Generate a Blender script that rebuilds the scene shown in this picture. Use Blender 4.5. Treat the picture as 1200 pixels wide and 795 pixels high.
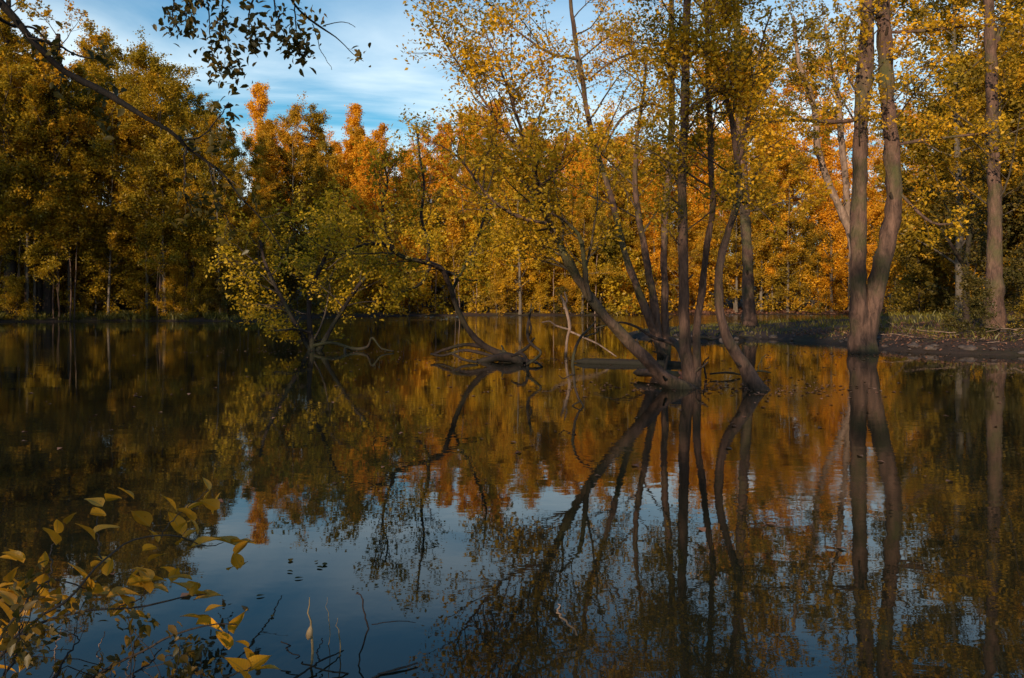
import bpy, math, random
import numpy as np
from mathutils import Vector

for o in list(bpy.data.objects): bpy.data.objects.remove(o)
SC = bpy.context.scene
COL = SC.collection
PI = math.pi

# ------------------------------------------------------------------ camera
F = 942.0; CX = 600.0; HY = 357.0; HC = 1.4          # focal in photo px, horizon row, eye height
cam_d = bpy.data.cameras.new('camera'); cam = bpy.data.objects.new('camera', cam_d); COL.objects.link(cam)
cam.location = (0, 0, HC); cam.rotation_euler = (PI/2, 0, 0)
cam_d.sensor_width = 36; cam_d.lens = 36*F/1200; cam_d.shift_y = -(397.5-HY)/1200
cam_d.clip_start = 0.05; cam_d.clip_end = 5000
SC.camera = cam

# ------------------------------------------------------------------ sky and sun
SUN_AZ = math.radians(204)      # compass bearing of the sun, clockwise from +Y (behind the camera, to its left)
SUN_EL = math.radians(15)
W = bpy.data.worlds.new('World'); SC.world = W; W.use_nodes = True
nt = W.node_tree; nt.nodes.clear()
def N(nt, t, **k):
    n = nt.nodes.new(t)
    for a, b in k.items():
        if a == 'inp':
            for kk, v in b.items(): n.inputs[kk].default_value = v
        else: setattr(n, a, b)
    return n
out = N(nt, 'ShaderNodeOutputWorld'); bg = N(nt, 'ShaderNodeBackground', inp={'Strength': 0.12})
sky = N(nt, 'ShaderNodeTexSky', sky_type='NISHITA', sun_disc=False, sun_elevation=SUN_EL, sun_rotation=SUN_AZ,
        air_density=1.1, dust_density=0.6, ozone_density=2.2)
tc = N(nt, 'ShaderNodeTexCoord'); sep = N(nt, 'ShaderNodeSeparateXYZ')
nt.links.new(tc.outputs['Generated'], sep.inputs[0])
zz = N(nt, 'ShaderNodeMath', operation='ADD', inp={1: 0.06}); nt.links.new(sep.outputs['Z'], zz.inputs[0])
zm = N(nt, 'ShaderNodeMath', operation='MAXIMUM', inp={1: 0.03}); nt.links.new(zz.outputs[0], zm.inputs[0])
dx = N(nt, 'ShaderNodeMath', operation='DIVIDE'); dy = N(nt, 'ShaderNodeMath', operation='DIVIDE')
nt.links.new(sep.outputs['X'], dx.inputs[0]); nt.links.new(zm.outputs[0], dx.inputs[1])
nt.links.new(sep.outputs['Y'], dy.inputs[0]); nt.links.new(zm.outputs[0], dy.inputs[1])
cmb = N(nt, 'ShaderNodeCombineXYZ'); nt.links.new(dx.outputs[0], cmb.inputs[0]); nt.links.new(dy.outputs[0], cmb.inputs[1])
mp = N(nt, 'ShaderNodeMapping'); mp.inputs['Scale'].default_value = (0.9, 1.5, 1); mp.inputs['Rotation'].default_value = (0, 0, -0.25)
mp.inputs['Location'].default_value = (4.3, 1.2, 0)
nt.links.new(cmb.outputs[0], mp.inputs[0])
nz = N(nt, 'ShaderNodeTexNoise', inp={'Scale': 0.55, 'Detail': 7.0, 'Roughness': 0.56, 'Distortion': 0.5})
nt.links.new(mp.outputs[0], nz.inputs['Vector'])
cov = N(nt, 'ShaderNodeMapRange', inp={'From Min': 0.30, 'From Max': 0.58}); nt.links.new(nz.outputs['Fac'], cov.inputs[0])
lowm = N(nt, 'ShaderNodeMapRange', inp={'From Min': 0.24, 'From Max': 0.38, 'To Min': 1.0, 'To Max': 0.12}); nt.links.new(sep.outputs['Z'], lowm.inputs[0])
cf = N(nt, 'ShaderNodeMath', operation='MULTIPLY', use_clamp=True); nt.links.new(cov.outputs[0], cf.inputs[0]); nt.links.new(lowm.outputs[0], cf.inputs[1])
hs = N(nt, 'ShaderNodeHueSaturation', inp={'Saturation': 1.5, 'Value': 1.0}); nt.links.new(sky.outputs[0], hs.inputs['Color'])
tl = N(nt, 'ShaderNodeMixRGB', blend_type='MULTIPLY', inp={0: 1.0, 'Color2': (0.80, 1.06, 1.02, 1)}); nt.links.new(hs.outputs[0], tl.inputs[1])
mx = N(nt, 'ShaderNodeMixRGB', inp={'Color2': (7.0, 8.0, 8.4, 1)})
nt.links.new(cf.outputs[0], mx.inputs[0]); nt.links.new(tl.outputs[0], mx.inputs[1])
nt.links.new(mx.outputs[0], bg.inputs[0]); nt.links.new(bg.outputs[0], out.inputs[0])
sd = bpy.data.lights.new('sun', 'SUN'); sun = bpy.data.objects.new('sun', sd); COL.objects.link(sun)
sd.energy = 5.0; sd.angle = math.radians(0.5); sd.color = (1.0, 0.80, 0.55)
sv = Vector((math.sin(SUN_AZ)*math.cos(SUN_EL), math.cos(SUN_AZ)*math.cos(SUN_EL), math.sin(SUN_EL)))
sun.rotation_euler = sv.to_track_quat('Z', 'Y').to_euler(); sun.location = (0, 0, 60)
SC.view_settings.view_transform = 'Standard'; SC.view_settings.look = 'None'
SC.view_settings.gamma = 1; SC.view_settings.exposure = 0.3
SC.render.engine = 'CYCLES'
SC.cycles.max_bounces = 7; SC.cycles.diffuse_bounces = 5; SC.cycles.glossy_bounces = 3
SC.cycles.transmission_bounces = 3; SC.cycles.transparent_max_bounces = 4

# ------------------------------------------------------------------ materials
def mat(name):
    m = bpy.data.materials.new(name); m.use_nodes = True; m.node_tree.nodes.clear(); return m, m.node_tree
def ramp(nt, stops):
    r = N(nt, 'ShaderNodeValToRGB'); e = r.color_ramp.elements
    e[0].position = stops[0][0]; e[0].color = (*stops[0][1], 1)
    e[1].position = stops[-1][0]; e[1].color = (*stops[-1][1], 1)
    for p, c in stops[1:-1]:
        x = e.new(p); x.color = (*c, 1)
    return r
def leaf_mat(name, stops, trans=0.4, spread=0.5, gloss=0.03):
    """leaf colour picked per leaf (attribute v), per tree (object random) and in broad patches"""
    m, nt = mat(name); L = nt.links.new
    at = N(nt, 'ShaderNodeAttribute', attribute_name='v'); oi = N(nt, 'ShaderNodeObjectInfo')
    g = N(nt, 'ShaderNodeNewGeometry'); nz = N(nt, 'ShaderNodeTexNoise', inp={'Scale': 0.28, 'Detail': 2.0})
    L(g.outputs['Position'], nz.inputs['Vector'])
    a = N(nt, 'ShaderNodeMath', operation='MULTIPLY', inp={1: 0.36}); L(at.outputs['Fac'], a.inputs[0])
    b = N(nt, 'ShaderNodeMath', operation='MULTIPLY_ADD', inp={1: 0.34}); L(oi.outputs['Random'], b.inputs[0]); L(a.outputs[0], b.inputs[2])
    c = N(nt, 'ShaderNodeMath', operation='MULTIPLY_ADD', inp={1: spread}); L(nz.outputs['Fac'], c.inputs[0]); L(b.outputs[0], c.inputs[2])
    d = N(nt, 'ShaderNodeMath', operation='SUBTRACT', inp={1: spread*0.5-0.15}, use_clamp=True); L(c.outputs[0], d.inputs[0])
    r = ramp(nt, stops); L(d.outputs[0], r.inputs[0])
    df = N(nt, 'ShaderNodeBsdfDiffuse'); tr = N(nt, 'ShaderNodeBsdfTranslucent'); gl = N(nt, 'ShaderNodeBsdfGlossy', inp={'Roughness': 0.45, 'Color': (0.6, 0.6, 0.6, 1)})
    L(r.outputs[0], df.inputs[0]); L(r.outputs[0], tr.inputs[0])
    m1 = N(nt, 'ShaderNodeMixRGB', blend_type='MULTIPLY', inp={0: 1.0, 'Color2': (0.86, 0.86, 0.86, 1)}); m2 = N(nt, 'ShaderNodeMixRGB', blend_type='MULTIPLY', inp={0: 1.0, 'Color2': (trans*1.7, trans*1.8, trans*1.2, 1)})
    L(r.outputs[0], m1.inputs[1]); L(r.outputs[0], m2.inputs[1]); L(m1.outputs[0], df.inputs[0]); L(m2.outputs[0], tr.inputs[0])
    x = N(nt, 'ShaderNodeAddShader'); L(df.outputs[0], x.inputs[0]); L(tr.outputs[0], x.inputs[1])
    y = N(nt, 'ShaderNodeMixShader', inp={0: gloss}); L(x.outputs[0], y.inputs[1]); L(gl.outputs[0], y.inputs[2])
    o = N(nt, 'ShaderNodeOutputMaterial'); L(y.outputs[0], o.inputs[0]); return m
def bark_mat(name, c1, c2, moss=0.0, scale=6.0, bump=0.6):
    m, nt = mat(name); L = nt.links.new
    tc = N(nt, 'ShaderNodeTexCoord'); mp = N(nt, 'ShaderNodeMapping'); mp.inputs['Scale'].default_value = (1, 1, 0.28)
    L(tc.outputs['Object'], mp.inputs[0])
    n1 = N(nt, 'ShaderNodeTexNoise', inp={'Scale': scale, 'Detail': 8.0, 'Roughness': 0.7, 'Distortion': 0.8}); L(mp.outputs[0], n1.inputs['Vector'])
    n2 = N(nt, 'ShaderNodeTexNoise', inp={'Scale': 1.1, 'Detail': 4.0}); L(tc.outputs['Object'], n2.inputs['Vector'])
    vo = N(nt, 'ShaderNodeTexVoronoi', feature='DISTANCE_TO_EDGE', inp={'Scale': scale*2.4}); L(mp.outputs[0], vo.inputs['Vector'])
    r = ramp(nt, [(0.32, c1), (0.66, c2)]); L(n1.outputs['Fac'], r.inputs[0])
    mr = N(nt, 'ShaderNodeMapRange', inp={'From Min': 0.48, 'From Max': 0.66, 'To Max': moss}); L(n2.outputs['Fac'], mr.inputs[0])
    mm = N(nt, 'ShaderNodeMixRGB', inp={'Color2': (0.055, 0.06, 0.018, 1)}); L(mr.outputs[0], mm.inputs[0]); L(r.outputs[0], mm.inputs[1])
    gp = N(nt, 'ShaderNodeNewGeometry'); sp = N(nt, 'ShaderNodeSeparateXYZ'); L(gp.outputs['Position'], sp.inputs[0])      # wet line left by the water
    wl = N(nt, 'ShaderNodeMath', operation='MULTIPLY_ADD', inp={1: 0.18}); L(n1.outputs['Fac'], wl.inputs[0]); L(sp.outputs['Z'], wl.inputs[2])
    wt = N(nt, 'ShaderNodeMapRange', inp={'From Min': 0.12, 'From Max': 0.24, 'To Min': 0.8, 'To Max': 0.0}); L(wl.outputs[0], wt.inputs[0])
    mw = N(nt, 'ShaderNodeMixRGB', inp={'Color2': (0.012, 0.011, 0.008, 1)}); L(wt.outputs[0], mw.inputs[0]); L(mm.outputs[0], mw.inputs[1]); mm = mw
    ad = N(nt, 'ShaderNodeMath', operation='MULTIPLY_ADD', inp={1: 0.5}); L(vo.outputs['Distance'], ad.inputs[0]); L(n1.outputs['Fac'], ad.inputs[2])
    bp = N(nt, 'ShaderNodeBump', inp={'Strength': bump, 'Distance': 0.04}); L(ad.outputs[0], bp.inputs['Height'])
    bs = N(nt, 'ShaderNodeBsdfPrincipled', inp={'Roughness': 0.85, 'Specular IOR Level': 0.25}); L(mm.outputs[0], bs.inputs['Base Color']); L(bp.outputs[0], bs.inputs['Normal'])
    o = N(nt, 'ShaderNodeOutputMaterial'); L(bs.outputs[0], o.inputs[0]); return m
OR = (0.52, 0.230, 0.012); DOR = (0.33, 0.135, 0.010); YE = (0.58, 0.30, 0.014); OL = (0.155, 0.105, 0.010); GR = (0.07, 0.070, 0.012); DG = (0.035, 0.038, 0.010)
M = {}
M['far'] = leaf_mat('leaves_far_orange', [(0.1, DOR), (0.45, OR), (0.9, YE)], 0.3, 0.7)
M['far2'] = leaf_mat('leaves_far_olive', [(0.1, (0.12, 0.10, 0.012)), (0.5, (0.30, 0.165, 0.010)), (0.9, (0.52, 0.235, 0.012))], 0.3, 0.9)
M['left'] = leaf_mat('leaves_left_bank', [(0.1, (0.09, 0.075, 0.008)), (0.45, (0.22, 0.140, 0.008)), (0.9, (0.44, 0.215, 0.010))], 0.4, 0.9)
M['hero'] = leaf_mat('leaves_waterside', [(0.08, (0.10, 0.072, 0.010)), (0.42, (0.28, 0.172, 0.010)), (0.9, (0.54, 0.28, 0.012))], 0.52, 0.9)
M['right'] = leaf_mat('leaves_right_bank', [(0.1, (0.05, 0.045, 0.012)), (0.5, (0.20, 0.125, 0.010)), (0.9, (0.5, 0.25, 0.012))], 0.45, 0.9)
M['yellow'] = leaf_mat('leaves_golden', [(0.1, (0.26, 0.13, 0.01)), (0.5, (0.50, 0.24, 0.012)), (0.9, (0.62, 0.32, 0.02))], 0.4, 0.5)
M['willow'] = leaf_mat('leaves_yellow_green', [(0.1, (0.09, 0.068, 0.010)), (0.5, (0.36, 0.225, 0.012)), (0.9, (0.52, 0.29, 0.012))], 0.45, 0.8)
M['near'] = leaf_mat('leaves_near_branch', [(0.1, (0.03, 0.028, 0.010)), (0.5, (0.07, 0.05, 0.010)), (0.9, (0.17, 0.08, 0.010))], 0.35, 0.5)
M['shrub'] = leaf_mat('leaves_shrub', [(0.1, (0.26, 0.12, 0.008)), (0.5, (0.50, 0.22, 0.010)), (0.9, (0.62, 0.28, 0.016))], 0.3, 0.3, 0.06)
def veined(m):
    nt = m.node_tree; L = nt.links.new; r = [n for n in nt.nodes if n.type == 'VALTORGB'][0]
    outs = [l.to_socket for l in nt.links if l.from_node == r]
    tc = N(nt, 'ShaderNodeTexCoord'); sp = N(nt, 'ShaderNodeSeparateXYZ'); L(tc.outputs['Object'], sp.inputs[0])
    ab = N(nt, 'ShaderNodeMath', operation='ABSOLUTE'); L(sp.outputs['X'], ab.inputs[0])
    rib = N(nt, 'ShaderNodeMapRange', inp={'From Min': 0.008, 'From Max': 0.03, 'To Min': 1.0, 'To Max': 0.0}); L(ab.outputs[0], rib.inputs[0])
    sl = N(nt, 'ShaderNodeMath', operation='MULTIPLY_ADD', inp={1: -0.9}); L(ab.outputs[0], sl.inputs[0]); L(sp.outputs['Y'], sl.inputs[2])
    fr = N(nt, 'ShaderNodeMath', operation='MULTIPLY', inp={1: 62.0}); L(sl.outputs[0], fr.inputs[0]); si = N(nt, 'ShaderNodeMath', operation='SINE'); L(fr.outputs[0], si.inputs[0])
    vs = N(nt, 'ShaderNodeMapRange', inp={'From Min': 0.86, 'From Max': 1.0, 'To Min': 0.0, 'To Max': 0.55}); L(si.outputs[0], vs.inputs[0])
    mxx = N(nt, 'ShaderNodeMath', operation='MAXIMUM'); L(rib.outputs[0], mxx.inputs[0]); L(vs.outputs[0], mxx.inputs[1])
    oi = N(nt, 'ShaderNodeObjectInfo'); ad = N(nt, 'ShaderNodeVectorMath', operation='ADD'); L(tc.outputs['Object'], ad.inputs[0]); L(oi.outputs['Location'], ad.inputs[1])
    ns = N(nt, 'ShaderNodeTexNoise', inp={'Scale': 7.0, 'Detail': 4.0}); L(ad.outputs[0], ns.inputs['Vector'])
    spt = N(nt, 'ShaderNodeMapRange', inp={'From Min': 0.64, 'From Max': 0.72, 'To Min': 0.0, 'To Max': 0.7}); L(ns.outputs['Fac'], spt.inputs[0])
    m1 = N(nt, 'ShaderNodeMixRGB', inp={'Color2': (0.30, 0.17, 0.03, 1)}); L(mxx.outputs[0], m1.inputs[0]); L(r.outputs[0], m1.inputs[1])
    m2 = N(nt, 'ShaderNodeMixRGB', inp={'Color2': (0.12, 0.045, 0.012, 1)}); L(spt.outputs[0], m2.inputs[0]); L(m1.outputs[0], m2.inputs[1])
    for o in outs: L(m2.outputs[0], o)
veined(M['shrub'])
M['under'] = leaf_mat('leaves_undergrowth', [(0.1, DG), (0.5, (0.075, 0.055, 0.012)), (0.9, (0.2, 0.11, 0.012))], 0.35, 0.8)
M['bark'] = bark_mat('bark_brown', (0.024, 0.014, 0.011), (0.145, 0.080, 0.058), 0.7, 7.0, 1.0)
M['bark_dark'] = bark_mat('bark_dark', (0.010, 0.007, 0.006), (0.042, 0.025, 0.020), 0.5)
M['bark_far'] = bark_mat('bark_grey', (0.05, 0.040, 0.034), (0.15, 0.115, 0.09), 0.3, 3.0, 0.2)
M['bark_pale'] = bark_mat('bark_pale', (0.08, 0.05, 0.04), (0.30, 0.20, 0.155), 0.2)
M['bark_black'] = bark_mat('bark_near_black', (0.005, 0.004, 0.003), (0.018, 0.012, 0.010), 0.08)  # near-black bark for the overhanging limbs, low bush stems and floating log
M['twig'] = bark_mat('twig_bark', (0.03, 0.02, 0.016), (0.08, 0.055, 0.04), 0.2, 12, 0.2)
def plain(name, c, rough=0.8):
    m, nt = mat(name); L = nt.links.new
    tc = N(nt, 'ShaderNodeTexCoord'); n = N(nt, 'ShaderNodeTexNoise', inp={'Scale': 22.0, 'Detail': 5.0}); L(tc.outputs['Object'], n.inputs['Vector'])
    r = ramp(nt, [(0.3, tuple(x*0.55 for x in c)), (0.7, tuple(min(1, x*1.35) for x in c))]); L(n.outputs['Fac'], r.inputs[0])
    b = N(nt, 'ShaderNodeBsdfPrincipled', inp={'Roughness': rough}); L(r.outputs[0], b.inputs['Base Color'])
    o = N(nt, 'ShaderNodeOutputMaterial'); L(b.outputs[0], o.inputs[0]); return m
M['cutwood'] = plain('broken_wood', (0.42, 0.15, 0.09)); M['reed'] = plain('dry_reed', (0.24, 0.16, 0.07)); M['seed'] = plain('seed_head', (0.36, 0.23, 0.11))
M['stone'] = plain('bank_stone', (0.06, 0.042, 0.036))
M['grass'] = leaf_mat('bank_grass', [(0.1, (0.025, 0.024, 0.008)), (0.5, (0.10, 0.085, 0.012)), (0.9, (0.18, 0.13, 0.02))], 0.3, 0.8)
M['litter'] = leaf_mat('fallen_leaves', [(0.1, (0.09, 0.04, 0.03)), (0.5, (0.2, 0.095, 0.06)), (0.9, (0.34, 0.2, 0.14))], 0.1, 0.5)

def ground_mat():
    m, nt = mat('woodland_ground'); L = nt.links.new
    g = N(nt, 'ShaderNodeNewGeometry')
    n1 = N(nt, 'ShaderNodeTexNoise', inp={'Scale': 0.35, 'Detail': 6.0, 'Roughness': 0.65}); L(g.outputs['Position'], n1.inputs['Vector'])
    n2 = N(nt, 'ShaderNodeTexNoise', inp={'Scale': 7.0, 'Detail': 8.0, 'Roughness': 0.75}); L(g.outputs['Position'], n2.inputs['Vector'])
    r1 = ramp(nt, [(0.25, (0.025, 0.015, 0.012)), (0.55, (0.075, 0.040, 0.030)), (0.8, (0.17, 0.095, 0.07))]); L(n2.outputs['Fac'], r1.inputs[0])
    r2 = ramp(nt, [(0.50, (0, 0, 0)), (0.62, (1, 1, 1))]); L(n1.outputs['Fac'], r2.inputs[0])
    mx = N(nt, 'ShaderNodeMixRGB', inp={'Color2': (0.07, 0.06, 0.015, 1)}); L(r2.outputs[0], mx.inputs[0]); L(r1.outputs[0], mx.inputs[1])
    sp = N(nt, 'ShaderNodeSeparateXYZ'); L(g.outputs['Position'], sp.inputs[0])      # wet mud at the water line
    wet = N(nt, 'ShaderNodeMapRange', inp={'From Min': 0.10, 'From Max': 0.36, 'To Min': 0.75, 'To Max': 0.0}); L(sp.outputs['Z'], wet.inputs[0])
    m2 = N(nt, 'ShaderNodeMixRGB', inp={'Color2': (0.022, 0.016, 0.013, 1)}); L(wet.outputs[0], m2.inputs[0]); L(mx.outputs[0], m2.inputs[1])
    bp = N(nt, 'ShaderNodeBump', inp={'Strength': 0.8, 'Distance': 0.08}); L(n2.outputs['Fac'], bp.inputs['Height'])
    b = N(nt, 'ShaderNodeBsdfPrincipled', inp={'Roughness': 0.9, 'Specular IOR Level': 0.2}); L(m2.outputs[0], b.inputs['Base Color']); L(bp.outputs[0], b.inputs['Normal'])
    o = N(nt, 'ShaderNodeOutputMaterial'); L(b.outputs[0], o.inputs[0]); return m
M['ground'] = ground_mat()
def water_mat():
    m, nt = mat('pond_water'); L = nt.links.new
    g = N(nt, 'ShaderNodeNewGeometry')
    mp = N(nt, 'ShaderNodeMapping'); mp.inputs['Scale'].default_value = (0.75, 1.25, 1); mp.inputs['Rotation'].default_value = (0, 0, 0.12); L(g.outputs['Position'], mp.inputs[0])
    n1 = N(nt, 'ShaderNodeTexNoise', inp={'Scale': 5.5, 'Detail': 2.5, 'Roughness': 0.5, 'Distortion': 0.3}); L(mp.outputs[0], n1.inputs['Vector'])
    n2 = N(nt, 'ShaderNodeTexNoise', inp={'Scale': 0.9, 'Detail': 1.5}); L(mp.outputs[0], n2.inputs['Vector'])
    n3 = N(nt, 'ShaderNodeTexNoise', inp={'Scale': 0.09, 'Detail': 3.0, 'Roughness': 0.6}); L(mp.outputs[0], n3.inputs['Vector'])
    st = N(nt, 'ShaderNodeMapRange', inp={'From Min': 0.40, 'From Max': 0.62, 'To Min': 0.35, 'To Max': 1.25}); L(n3.outputs['Fac'], st.inputs[0])
    a = N(nt, 'ShaderNodeMath', operation='MULTIPLY'); L(n1.outputs['Fac'], a.inputs[0]); L(st.outputs[0], a.inputs[1])
    b = N(nt, 'ShaderNodeMath', operation='MULTIPLY_ADD', inp={1: 1.6}); L(n2.outputs['Fac'], b.inputs[0]); L(a.outputs[0], b.inputs[2])
    bp = N(nt, 'ShaderNodeBump', inp={'Strength': 0.35, 'Distance': 0.0030}); L(b.outputs[0], bp.inputs['Height'])
    rg = N(nt, 'ShaderNodeMapRange', inp={'From Min': 0.5, 'From Max': 0.68, 'To Min': 0.015, 'To Max': 0.10}); L(n3.outputs['Fac'], rg.inputs[0])
    bs = N(nt, 'ShaderNodeBsdfPrincipled', inp={'Base Color': (0.012, 0.012, 0.007, 1), 'IOR': 1.34, 'Specular IOR Level': 0.5})
    sp = N(nt, 'ShaderNodeSeparateXYZ'); L(g.outputs['Position'], sp.inputs[0])      # breeze-ruffled band across the far water
    yy = N(nt, 'ShaderNodeMath', operation='MULTIPLY_ADD', inp={1: 30.0}); L(n3.outputs['Fac'], yy.inputs[0]); L(sp.outputs['Y'], yy.inputs[2])
    ym = N(nt, 'ShaderNodeMapRange', inp={'From Min': 66.0, 'From Max': 84.0, 'To Min': 0.0, 'To Max': 1.0}); L(yy.outputs[0], ym.inputs[0])
    rr = N(nt, 'ShaderNodeMath', operation='MULTIPLY_ADD', inp={1: 0.10}); L(ym.outputs[0], rr.inputs[0]); L(rg.outputs[0], rr.inputs[2]); rg = rr
    L(rg.outputs[0], bs.inputs['Roughness']); L(bp.outputs[0], bs.inputs['Normal'])
    o = N(nt, 'ShaderNodeOutputMaterial'); L(bs.outputs[0], o.inputs[0]); return m
M['water'] = water_mat()

# ------------------------------------------------------------------ helpers
def P(px, py, D): return np.array([(px-CX)/F*D, D, HC+(HY-py)/F*D])
def G(px, py):
    D = HC*F/(py-HY); return np.array([(px-CX)/F*D, D, 0.0])
def unit(v): return v/(np.linalg.norm(v)+1e-9)
def catmull(pts, n):
    p = np.array(pts, float); k = len(p)
    if k == 2: return p[0]+(p[1]-p[0])*np.linspace(0, 1, n)[:, None]
    q = np.vstack([2*p[0]-p[1], p, 2*p[-1]-p[-2]])
    t = np.linspace(0, k-1-1e-6, n); i = t.astype(int); u = (t-i)[:, None]
    a, b, c, d = q[i], q[i+1], q[i+2], q[i+3]
    return 0.5*((2*b)+(-a+c)*u+(2*a-5*b+4*c-d)*u**2+(-a+3*b-3*c+d)*u**3)
class Tubes:
    def __init__(s): s.V = []; s.Fc = []; s.n = 0
    def add(s, pts, rad, k=6, rough=0.0, flare=0.0, seed=0, cap=True):
        pts = np.asarray(pts, float); n = len(pts)
        rad = np.asarray(rad, float)*np.ones(n)
        tg = np.gradient(pts, axis=0); tg /= (np.linalg.norm(tg, axis=1)[:, None]+1e-9)
        up = np.array([0.31, 0.95, 0.05]); u = np.cross(tg, up); u /= (np.linalg.norm(u, axis=1)[:, None]+1e-9); w = np.cross(tg, u)
        th = np.linspace(0, 2*PI, k, endpoint=False)
        R = rad[:, None]*np.ones(k)[None]
        if rough > 0:
            sl = np.concatenate([[0], np.cumsum(np.linalg.norm(np.diff(pts, axis=0), axis=1))])[:, None]
            rr = np.random.RandomState(seed)
            for f in range(7):
                R = R*(1+rough*0.55*np.sin(sl*rr.uniform(0.8, 9)+rr.randint(1, 6)*th[None]+rr.uniform(0, 6)))
            if flare: R = R*(1+flare*np.exp(-sl/(rad[0]*1.6))*(1+0.45*np.cos(5*th[None]+seed)+0.25*np.cos(3*th[None])))
        v = pts[:, None]+R[:, :, None]*(np.cos(th)[None, :, None]*u[:, None]+np.sin(th)[None, :, None]*w[:, None])
        v = v.reshape(-1, 3)
        i = np.arange(n-1)[:, None]*k; j = np.arange(k)[None]; j2 = (j+1) % k
        f = np.stack([i+j, i+j2, i+k+j2, i+k+j], -1).reshape(-1, 4)+s.n
        s.V.append(v); s.Fc.append(f); s.n += len(v)
    def mesh(s, name): return quad_mesh(name, np.vstack(s.V), np.vstack(s.Fc), smooth=True)
def quad_mesh(name, V, Q, smooth=False, vals=None):
    me = bpy.data.meshes.new(name)
    me.vertices.add(len(V)); me.vertices.foreach_set('co', V.astype(np.float32).ravel())
    me.loops.add(len(Q)*4); me.loops.foreach_set('vertex_index', Q.astype(np.int32).ravel())
    me.polygons.add(len(Q)); me.polygons.foreach_set('loop_start', np.arange(len(Q), dtype=np.int32)*4)
    me.polygons.foreach_set('loop_total', np.full(len(Q), 4, np.int32))
    if smooth: me.polygons.foreach_set('use_smooth', np.ones(len(Q), bool))
    if vals is not None:
        a = me.attributes.new('v', 'FLOAT', 'FACE'); a.data.foreach_set('value', vals.astype(np.float32))
    me.update(calc_edges=True); return me
def leaves_mesh(name, pos, size, rs, aspect=0.5, updir=0.5, clumpv=None, axis=None):
    """one folded, pointed blade per position"""
    n = len(pos); pos = np.asarray(pos)
    nor = rs.normal(size=(n, 3)); nor[:, 2] = np.abs(nor[:, 2])+updir; nor /= np.linalg.norm(nor, axis=1)[:, None]
    ax = rs.normal(size=(n, 3)) if axis is None else axis+rs.normal(size=(n, 3))*0.45
    ax -= nor*(ax*nor).sum(1)[:, None]; ax /= (np.linalg.norm(ax, axis=1)[:, None]+1e-9)
    sd_ = np.cross(nor, ax); L = (size*rs.uniform(0.45, 1.5, n))[:, None]
    a = pos-ax*L*0.5; b = pos+sd_*L*aspect*0.5+nor*L*0.09-ax*L*0.06; c = pos+ax*L*0.5-nor*L*0.10; d = pos-sd_*L*aspect*0.5+nor*L*0.09-ax*L*0.06
    V = np.stack([a, b, c, d], 1).reshape(-1, 3); Q = np.arange(4*n).reshape(-1, 4)
    v = rs.uniform(0, 1, n) if clumpv is None else np.clip(clumpv*0.6+rs.uniform(0, 0.4, n), 0, 1)
    return quad_mesh(name, V, Q, vals=v)
def leaves_fine(name, pos, size, rs, axis):
    n = len(pos); pos = np.asarray(pos); nor = rs.normal(size=(n, 3)); nor[:, 2] = np.abs(nor[:, 2])+0.2; nor /= np.linalg.norm(nor, axis=1)[:, None]
    ax = axis+rs.normal(size=(n, 3))*0.45; ax -= nor*(ax*nor).sum(1)[:, None]; ax /= (np.linalg.norm(ax, axis=1)[:, None]+1e-9)
    sd_ = np.cross(nor, ax); L = (size*rs.uniform(0.5, 1.4, n))[:, None]
    q = lambda t, w, h: pos+ax*L*t+sd_*L*w+nor*L*h
    V = np.stack([q(-.5, 0, 0), q(-.22, .24, .07), q(.14, .22, .05), q(.52, 0, -.14), q(.14, -.22, .05), q(-.22, -.24, .07), q(-.1, 0, 0)], 1).reshape(-1, 3)
    b = (np.arange(n)*7)[:, None]; Q = np.concatenate([b+np.array([[0, 1, 6, 5]]), b+np.array([[6, 1, 2, 3]]), b+np.array([[6, 3, 4, 5]])])
    return quad_mesh(name, V, Q, vals=np.tile(rs.uniform(0, 1, n), 3))
def ob(name, me, m=None, parent=None, link='DATA'):
    o = bpy.data.objects.new(name, me); COL.objects.link(o)
    if parent: o.parent = parent
    if m:
        if not me.materials: me.materials.append(m)
        o.material_slots[0].link = 'OBJECT'; o.material_slots[0].material = m
    return o
def empty(name, loc=(0, 0, 0), rz=0, sc=1):
    o = bpy.data.objects.new(name, None); COL.objects.link(o); o.location = loc; o.rotation_euler = (0, 0, rz); o.scale = (sc, sc, sc)
    o.empty_display_size = 0.3; return o
def tag(o, label, cat, group=None, kind=None):
    if label: o['label'] = label
    if cat: o['category'] = cat
    if group: o['group'] = group
    if kind: o['kind'] = kind
    return o

# ------------------------------------------------------------------ ground and water
POND = np.array([(-3.2, 2.4), (-4.3, 4.6), (-9, 5.5), (-18, 9), (-30, 22), (-40, 42), (-44, 60), (-40, 63), (-33, 68), (-27, 66), (-21.5, 68),
    (-19, 84), (-13, 95), (-2, 97), (8, 99), (18, 106), (34, 112), (46, 110), (50, 96), (44, 80), (35, 68), (29, 60), (22, 52), (15.5, 47.5), (9.5, 46),
    (5.8, 40), (5.1, 35), (6.3, 31.2), (8.9, 31.6), (10.3, 32.2), (11.0, 30), (11.6, 27), (11.4, 24.4), (12.2, 22.9), (14.5, 21.5), (22, 18), (24, 12), (15, 4), (6, 1.6), (1.0, 1.2)], float)
def smooth_poly(p, k):
    t = []
    n = len(p)
    for i in range(n):
        a, b, c, d = p[i-1], p[i], p[(i+1) % n], p[(i+2) % n]
        for u in np.linspace(0, 1, k, endpoint=False):
            t.append(0.5*((2*b)+(-a+c)*u+(2*a-5*b+4*c-d)*u**2+(-a+3*b-3*c+d)*u**3))
    return np.array(t)
PP = smooth_poly(POND, 4)
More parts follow.
